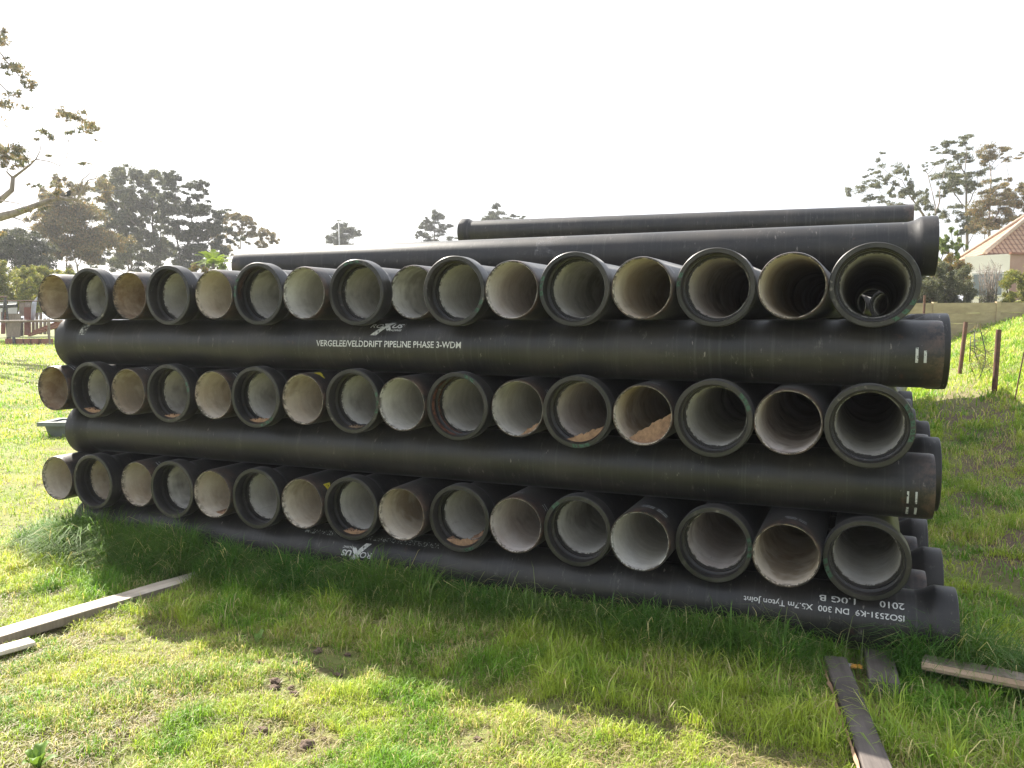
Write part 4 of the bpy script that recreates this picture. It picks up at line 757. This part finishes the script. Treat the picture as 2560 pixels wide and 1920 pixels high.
def house():
    DB, DA = 38., 43.; Bc = at(2462, 634, DB); Ac = at(2390, 629, DA); zE = Bc[2]; Ac[2] = zE; Cc = at(2830, 640, DB+2.0); Cc[2] = zE
    e1 = Cc-Bc; e2 = Ac-Bc; Dc = Ac+e1; ap = (Bc+Ac)/2+e1/np.linalg.norm(e1)*np.linalg.norm(e2)*.55; ap[2] = zE+2.05; ap2 = (Cc+Dc)/2-e1/np.linalg.norm(e1)*np.linalg.norm(e2)*.55; ap2[2] = zE+2.05
    ap = np.array(at(2600, 520, 41.)); ap2 = ap+e1*.5; ap2[2] = ap[2]
    base = np.array([Bc[0], Bc[1], .9]); t = empty('house', base); tag(t, 'house with clay tiled hip roof beyond the wall at right', 'house')
    def facet(name, P):
        P = [np.array(p)-base for p in P]; x = (P[1]-P[0]); x /= np.linalg.norm(x); nn = np.cross(x, P[-1]-P[0]); nn /= np.linalg.norm(nn)
        if nn[2] < 0: nn = -nn
        y = np.cross(nn, x); o = empty('tmp'); bpy.data.objects.remove(o); mm = Matrix.Identity(4)
        for i in range(3): mm[i][0] = x[i]; mm[i][1] = y[i]; mm[i][2] = nn[i]; mm[i][3] = P[0][i]
        L_ = [(float((p-P[0])@x), float((p-P[0])@y)) for p in P]; n = len(L_); V = [(a, b_, .0) for a, b_ in L_]+[(a, b_, -.14) for a, b_ in L_]
        ob = mesh(name, V, [tuple(range(n)), tuple(range(n, 2*n))[::-1]]+[(i, i+n, (i+1) % n+n, (i+1) % n) for i in range(n)], MAT['roof'], parent=t); ob.matrix_local = mm; return ob
    MAT['roof'] = roof_mat(); facet('roof', [Bc, Cc, ap2, ap]); facet('roof', [Ac, Bc, ap]); facet('roof', [Cc, Dc, ap2]); facet('roof', [Dc, Ac, ap, ap2])
    b = MB(); b.tube([Bc-base+[0, 0, .05], ap-base+[0, 0, .08]], .11, 8); b.tube([Ac-base+[0, 0, .05], ap-base+[0, 0, .08]], .10, 8); b.tube([ap-base+[0, 0, .08], ap2-base+[0, 0, .08]], .11, 8); b.build('ridge_tiles', simple('ridge_tile', (.52, .40, .30), (.38, .27, .2), 5, .85), t, True)
    ctr = (Bc+Dc)/2; ins = lambda p, k=.88: np.array([*(ctr[:2]+(p[:2]-ctr[:2])*k), 0])
    q = [ins(p) for p in (Bc, Cc, Dc, Ac)]; V = [tuple(np.array([p[0], p[1], z])-base) for z in (.9, zE-.02) for p in q]
    mesh('wall', V, [(0, 1, 5, 4), (1, 2, 6, 5), (2, 3, 7, 6), (3, 0, 4, 7), (4, 5, 6, 7)], MAT['soffit'], parent=t)
    # low white annex in front
    W0 = at(2410, 700, 37.6); W1 = at(2523, 700, 36.2); W2 = at(2640, 700, 37.5); ztop = at(2500, 636, 36.5)[2]
    base2 = np.array([W1[0], W1[1], .9]); t2 = empty('annex', base2); tag(t2, 'flat-topped annex, white sunny side and pink shaded side, before the tiled house', 'building')
    back = W0+(W2-W1); P4 = [W1, W2, back, W0]; low = [np.array([p[0], p[1], .9])-base2 for p in P4]; hi = [np.array([p[0], p[1], ztop])-base2 for p in P4]
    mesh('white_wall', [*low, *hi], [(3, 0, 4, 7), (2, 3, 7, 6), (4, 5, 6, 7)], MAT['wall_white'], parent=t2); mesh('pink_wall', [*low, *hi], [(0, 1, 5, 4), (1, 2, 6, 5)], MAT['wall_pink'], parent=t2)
    b = MB(); u = (W2-W1); u[2] = 0; u /= np.linalg.norm(u); nn = np.array([u[1], -u[0], 0]); c = (low[0]+hi[1])/2; c[2] = hi[0][2]+.06; L_ = np.linalg.norm((W2-W1)[:2])/2
    b.box((hi[0]+hi[1])/2+nn*.03+np.array([0, 0, .02]), u*(L_+.05), nn*.06, [0, 0, .05]); b.build('parapet', MAT['terra'], t2)
    v = (W0-W1); v[2] = 0; Lv = np.linalg.norm(v); v /= Lv; n2 = np.array([-v[1], v[0], 0]); n2 = n2 if n2@(CAM-W1) > 0 else -n2
    for k, q_ in enumerate((.30, .62)):
        c = low[0]+v*Lv*q_+n2*.03+np.array([0, 0, ztop-.9-1.35]); f_ = MB(); f_.box(c, v*.36, n2*.04, [0, 0, .55]); fo = f_.build('window', MAT['whiteboard'], t2); g_ = MB(); g_.box(c+n2*.042, v*.29, n2*.006, [0, 0, .48]); g_.build('pane', MAT['glass'], fo)
    # small red-roofed lean-to
    P = at(2500, 752, 30); P[2] = 1.0; t3 = empty('red_topped_box', P); tag(t3, 'small red-topped hutch just above the concrete wall at right', 'hutch'); b = MB(); b.box((0, 0, .5), rt0*.24, np.cross([0, 0, 1], rt0)*.3, [0, 0, .5]); b.build('body', MAT['wall_pink'], t3); b = MB(); b.box((0, 0, 1.03), rt0*.40, np.cross([0, 0, 1], rt0)*.4, [0, 0, .04]); b.build('lid', MAT['terra'], t3)
house()
def post(px, ybot, ytop, D, lean, r_, label, mat='rust', D2=None):
    a = at(px, ybot, D); a[2] = float(hg(a[0], a[1]))-.05; b_ = at(px+lean, ytop, D); o = MB(); o.tube([(0, 0, 0), (b_-a)*.5, b_-a], r_, 10); ob = o.build('fence_post', MAT[mat], None, True, 40); ob.location = a
    return tag(ob, label, 'fence post', 'rusty posts of a broken fence')
post(2399, 925, 805, 17., 16, .042, 'rusty round fence post nearer the pipes, right of the stack')
post(2485, 985, 824, 13.5, 12, .044, 'stouter rusty fence post further right, on the bank')
post(2308, 790, 738, 21., 4, .03, 'thin dark post standing before the concrete wall near the pipes')
post(2534, 1010, 880, 12.5, 26, .010, 'thin leaning wire stake at the right edge')
# thin frame and dry weeds between the posts
def tangle():
    D = 15.5; base = at(2440, 930, D); base[2] = float(hg(base[0], base[1])); t = empty('wire_tangle', base); tag(t, 'tangle of bent wire and dry weeds between the rusty posts', 'wire'); b = MB()
    for L_ in ([(2425, 830), (2452, 828), (2464, 880), (2462, 910), (2442, 962)], [(2436, 830), (2437, 880), (2444, 900)], [(2427, 840), (2424, 905)]): b.tube([at(x, y, D)-base for x, y in L_], .010, 5)
    b.build('wire', MAT['steel'], t, True); rs = np.random.default_rng(9); n = 260; VV = []; CC = []
    for k in range(n):
        x = 2425+55*rs.random(); y = 815+115*rs.random()**.8; P = at(x, y, D+rs.uniform(-.4, .4))-base; d = rs.standard_normal(3); d /= np.linalg.norm(d); e = np.cross(d, rs.standard_normal(3)); e /= np.linalg.norm(e); l = .07+.12*rs.random()
        VV += [P-d*l, P+e*.006, P+d*l, P-e*.006]; CC += [np.array([.22, .18, .09] if rs.random() < .6 else [.08, .13, .03])*(.5+.7*rs.random())]*4
    bigmesh('weeds', np.array(VV), np.arange(4*n).reshape(-1, 4), np.full(n, 4), MAT['leaf'], np.array(CC), t)
tangle()

# ------------------------------------------------------------------ left side: junk fence, troughs, poles, hills
RT = rt0; BK = np.array([fw[0], fw[1], 0]); BK /= np.linalg.norm(BK)
def slab(name, D, corners, thick, mat, label, cat, group=None, parts=None):
    """a board standing or leaning at its own distance: four corners and a real thickness"""
    P = [at(x, y, D+dd) for x, y, dd in corners]; base = min(P, key=lambda p: p[2]).copy(); n = len(P)
    V = [p-base for p in P]+[p-base+BK*thick for p in P]; Fc = [tuple(range(n)), tuple(range(n, 2*n))[::-1]]+[(i, i+n, (i+1) % n+n, (i+1) % n) for i in range(n)]
    o = mesh(name, V, Fc, mat); o.location = base; return tag(o, label, cat, group)
Dl = 30.
def q4(x0, y0, x1, y1, dd=0, lean=0): return [(x0, y1, dd), (x1, y1, dd), (x1+lean, y0, dd+.1), (x0+lean, y0, dd+.1)]
slab('corrugated_sheet', Dl, q4(16, 784, 50, 843, -.3, 2), .03, MAT['board'], 'grey-brown corrugated sheet leaning under the dark rail', 'sheet')
slab('red_board', Dl, q4(60, 768, 76, 838, -.25, 0), .04, MAT['redboard'], 'tall dark red board standing against the fence', 'board')
slab('red_board', Dl, q4(2, 780, 12, 835, -.2, 1), .04, MAT['redboard'], 'short red board at the far left behind the crossed bars', 'board')
slab('white_sheet', Dl, q4(20, 754, 42, 800, .2), .02, MAT['whiteboard'], 'white sheet behind the crossed dark bars', 'sheet')
slab('white_sheet', Dl, q4(-20, 756, 8, 800, .22), .02, MAT['whiteboard'], 'white sheet cut by the left edge of the photo', 'sheet')
slab('timber_door', Dl, q4(48, 756, 60, 790, 0), .04, MAT['board'], 'narrow brown panel just left of the tall red board', 'board')
slab('timber_door', Dl, q4(62, 756, 76, 770, .1), .04, MAT['board'], 'small pale brown panel above the tall red board', 'board')
for k, (xa_, lb) in enumerate(((79, 'pale weathered board, right beside the tall red board'), (88, 'pale weathered board, third from the tall red board'), (98, 'pale weathered board, fourth from the tall red board'), (108, 'short weathered board under the first top pipe'), (117, 'short weathered board nearest the stack'))):
    slab('fence_board', Dl, q4(xa_, 782+(k > 2)*14, xa_+7, 836, .05*k), .03, MAT['board'], lb, 'board', 'weathered boards of the junk fence')
slab('fence_board', Dl, q4(51, 795, 58, 840, -.1), .03, MAT['grey_wood'], 'dark upright board between corrugated sheet and red board', 'board')
slab('galvanised_sheet', Dl, [(76, 800, 0), (86, 800, 0), (93, 742, .3), (79, 757, .3)], .02, MAT['sheet'], 'bent galvanised sheet leaning beside the first top pipe', 'sheet')
for k, (p, lb) in enumerate(((((70, 838), (150, 812)), 'lowest of the stacked long red planks'), (((76, 832), (150, 806)), 'middle of the stacked long red planks'), (((84, 826), (150, 800)), 'uppermost of the stacked long red planks'))):
    (x0, y0), (x1, y1) = p; slab('red_plank', Dl, [(x0, y0+3, -.5+.1*k), (x1, y1+4, -.5+.1*k), (x1, y1, -.5+.1*k), (x0, y0, -.5+.1*k)], .2, MAT['terra'], lb, 'plank', 'long red planks stacked by the fence')
def rod(name, D, pts, r_, mat, label, cat, group=None):
    P = [at(x, y, D+dd) for x, y, dd in pts]; o = MB(); o.tube([p-P[0] for p in P], r_, 8); ob = o.build(name, MAT[mat], None, True, 50); ob.location = P[0]; return tag(ob, label, cat, group)
rod('fence_rail', Dl, [(-40, 804, -.4), (150, 802, -.4)], .045, 'board', 'long horizontal fence rail in front of the junk', 'rail')
rod('dark_beam', Dl, [(-40, 768, -.35), (42, 764, -.35)], .07, 'steel', 'thick dark beam crossing the bars at the left edge', 'beam')
rod('steel_bar', Dl, [(6, 800, -.45), (12, 750, -.45)], .035, 'steel', 'left bar of the dark crossed frame', 'bar'); rod('steel_bar', Dl, [(20, 800, -.45), (13, 744, -.45)], .035, 'steel', 'right bar of the dark crossed frame', 'bar')
rod('steel_bar', Dl, [(0, 742, -.45), (18, 742, -.45)], .03, 'rust', 'short rusty bar on top of the crossed frame', 'bar')
rod('fence_wire', Dl, [(-40, 752, 0), (60, 752, 0), (150, 754, 0)], .02, 'rust', 'thin rusty top rail along the junk fence', 'rail')
rod('yellow_post', Dl, [(123, 866, -.6), (122, 800, -.6)], .045, 'board', 'slim pale post standing before the red planks', 'post')
rod('steel_bar', Dl, [(36, 862, -.7), (34, 842, -.7)], .05, 'steel', 'short dark stub standing before the terracotta troughs', 'post')
for k, (x0, x1) in enumerate(((12, 33), (38, 57), (60, 75), (78, 96), (102, 122))):
    slab('terracotta_trough', Dl, [(x0+1, 863, -.65), (x1-1, 863, -.65), (x1, 847, -.65), (x0, 847, -.65)], .3, MAT['terra'], 'terracotta trough, '+ORD[k]+' from left along the junk fence', 'trough', 'terracotta troughs along the fence')
# grey feeding trough on the grass
P = ground_at(135, 1093); t = empty('feed_trough', P); tag(t, 'grey rimmed trough standing on the grass left of the stack', 'trough')
mm = Matrix.Rotation(-.42, 4, 'Z'); t.matrix_world = Matrix.Translation(Vector([float(v) for v in P])) @ Matrix.Rotation(.42, 4, 'Z')
def troughm(x0, x1, y0, y1, z0, z1, ins, th):
    lo = [(x0+ins, y0+ins), (x1-ins, y0+ins), (x1-ins, y1-ins), (x0+ins, y1-ins)]; hi = [(x0, y0), (x1, y0), (x1, y1), (x0, y1)]; hi2 = [(x0+th, y0+th), (x1-th, y0+th), (x1-th, y1-th), (x0+th, y1-th)]; lo2 = [(x0+ins+th, y0+ins+th), (x1-ins-th, y0+ins+th), (x1-ins-th, y1-ins-th), (x0+ins+th, y1-ins-th)]
    V = [(*p, z0) for p in lo]+[(*p, z1) for p in hi]+[(*p, z1) for p in hi2]+[(*p, z0+.03) for p in lo2]; Fc = []
    for a, b_ in ((0, 4), (4, 8), (8, 12)): Fc += [(a+i, a+(i+1) % 4, b_+(i+1) % 4, b_+i) for i in range(4)]
    return V, Fc+[(0, 3, 2, 1), (12, 13, 14, 15)]
V, Fc = troughm(-.12, 1.1, 0, .42, 0, .16, .03, .03); mesh('basin', V, Fc, MAT['trough'], parent=t); V, Fc = troughm(-.19, 1.17, -.07, .49, .16, .215, 0, .1); mesh('rim', V, Fc, MAT['trough'], parent=t)
# street light and mast
def pole(name, D, x, ytop, arm, label, r_=.05):
    a = at(x, 760, D); a[2] = float(hg(a[0], a[1])); t = empty(name, a); tag(t, label, 'pole'); b_ = at(x, ytop, D); b = MB(); b.tube([(0, 0, 0), (0, 0, b_[2]-a[2])], [r_*1.3, r_*.8], 8); b.build('pole', MAT['pole'], t, True)
    b = MB(); h = b_[2]-a[2]; b.tube([(0, 0, h), RT*arm+[0, 0, h+.12]], [.035, .03], 6); b.box(RT*(arm+.12)+[0, 0, h+.12], RT*.22, BK*.1, [0, 0, .05]); b.build('lamp_head', MAT['pole'], t)
pole('street_light', 55, 231, 585, .35, 'slim pale street light between the two left gums', .07)
pole('mast', 70, 852, 556, -.1, 'thin pale mast rising before the small distant tree', .05)
# power line
P = [at(180, 488, 40), at(240, 482, 42), at(420, 462, 55)]; o = MB(); o.tube([p-P[0] for p in P], .014, 4); ob = o.build('power_line', MAT['steel']); ob.location = P[0]; tag(ob, 'thin overhead wire crossing to the wide gum', 'wire')
# far hills
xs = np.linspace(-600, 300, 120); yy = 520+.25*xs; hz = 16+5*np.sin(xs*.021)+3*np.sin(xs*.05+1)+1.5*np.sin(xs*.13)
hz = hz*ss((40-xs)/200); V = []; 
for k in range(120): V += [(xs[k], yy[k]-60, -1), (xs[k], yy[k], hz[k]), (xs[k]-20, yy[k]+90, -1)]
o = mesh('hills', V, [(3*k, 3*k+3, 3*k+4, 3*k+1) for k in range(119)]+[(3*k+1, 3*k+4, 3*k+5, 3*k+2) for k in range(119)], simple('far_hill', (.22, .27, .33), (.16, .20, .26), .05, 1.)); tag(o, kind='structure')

# added haze volume, standing in for the glare that pales the far trees
bpy.ops.mesh.primitive_cube_add(size=1, location=(0, 160, 38)); hz_ = bpy.context.object; hz_.name = 'glare_haze'; hz_.scale = (900, 620, 90); tag(hz_, kind='stuff')
hz_.location = (-60, 150, 38)
ma = bpy.data.materials.new('glare_haze_air'); ma.use_nodes = True; ma.node_tree.nodes.clear(); o_ = ma.node_tree.nodes.new('ShaderNodeOutputMaterial'); pv = ma.node_tree.nodes.new('ShaderNodeVolumePrincipled')
pv.inputs['Color'].default_value = (.95, .96, 1, 1); pv.inputs['Density'].default_value = .0010; pv.inputs['Anisotropy'].default_value = .3; ma.node_tree.links.new(pv.outputs[0], o_.inputs['Volume']); hz_.data.materials.append(ma)
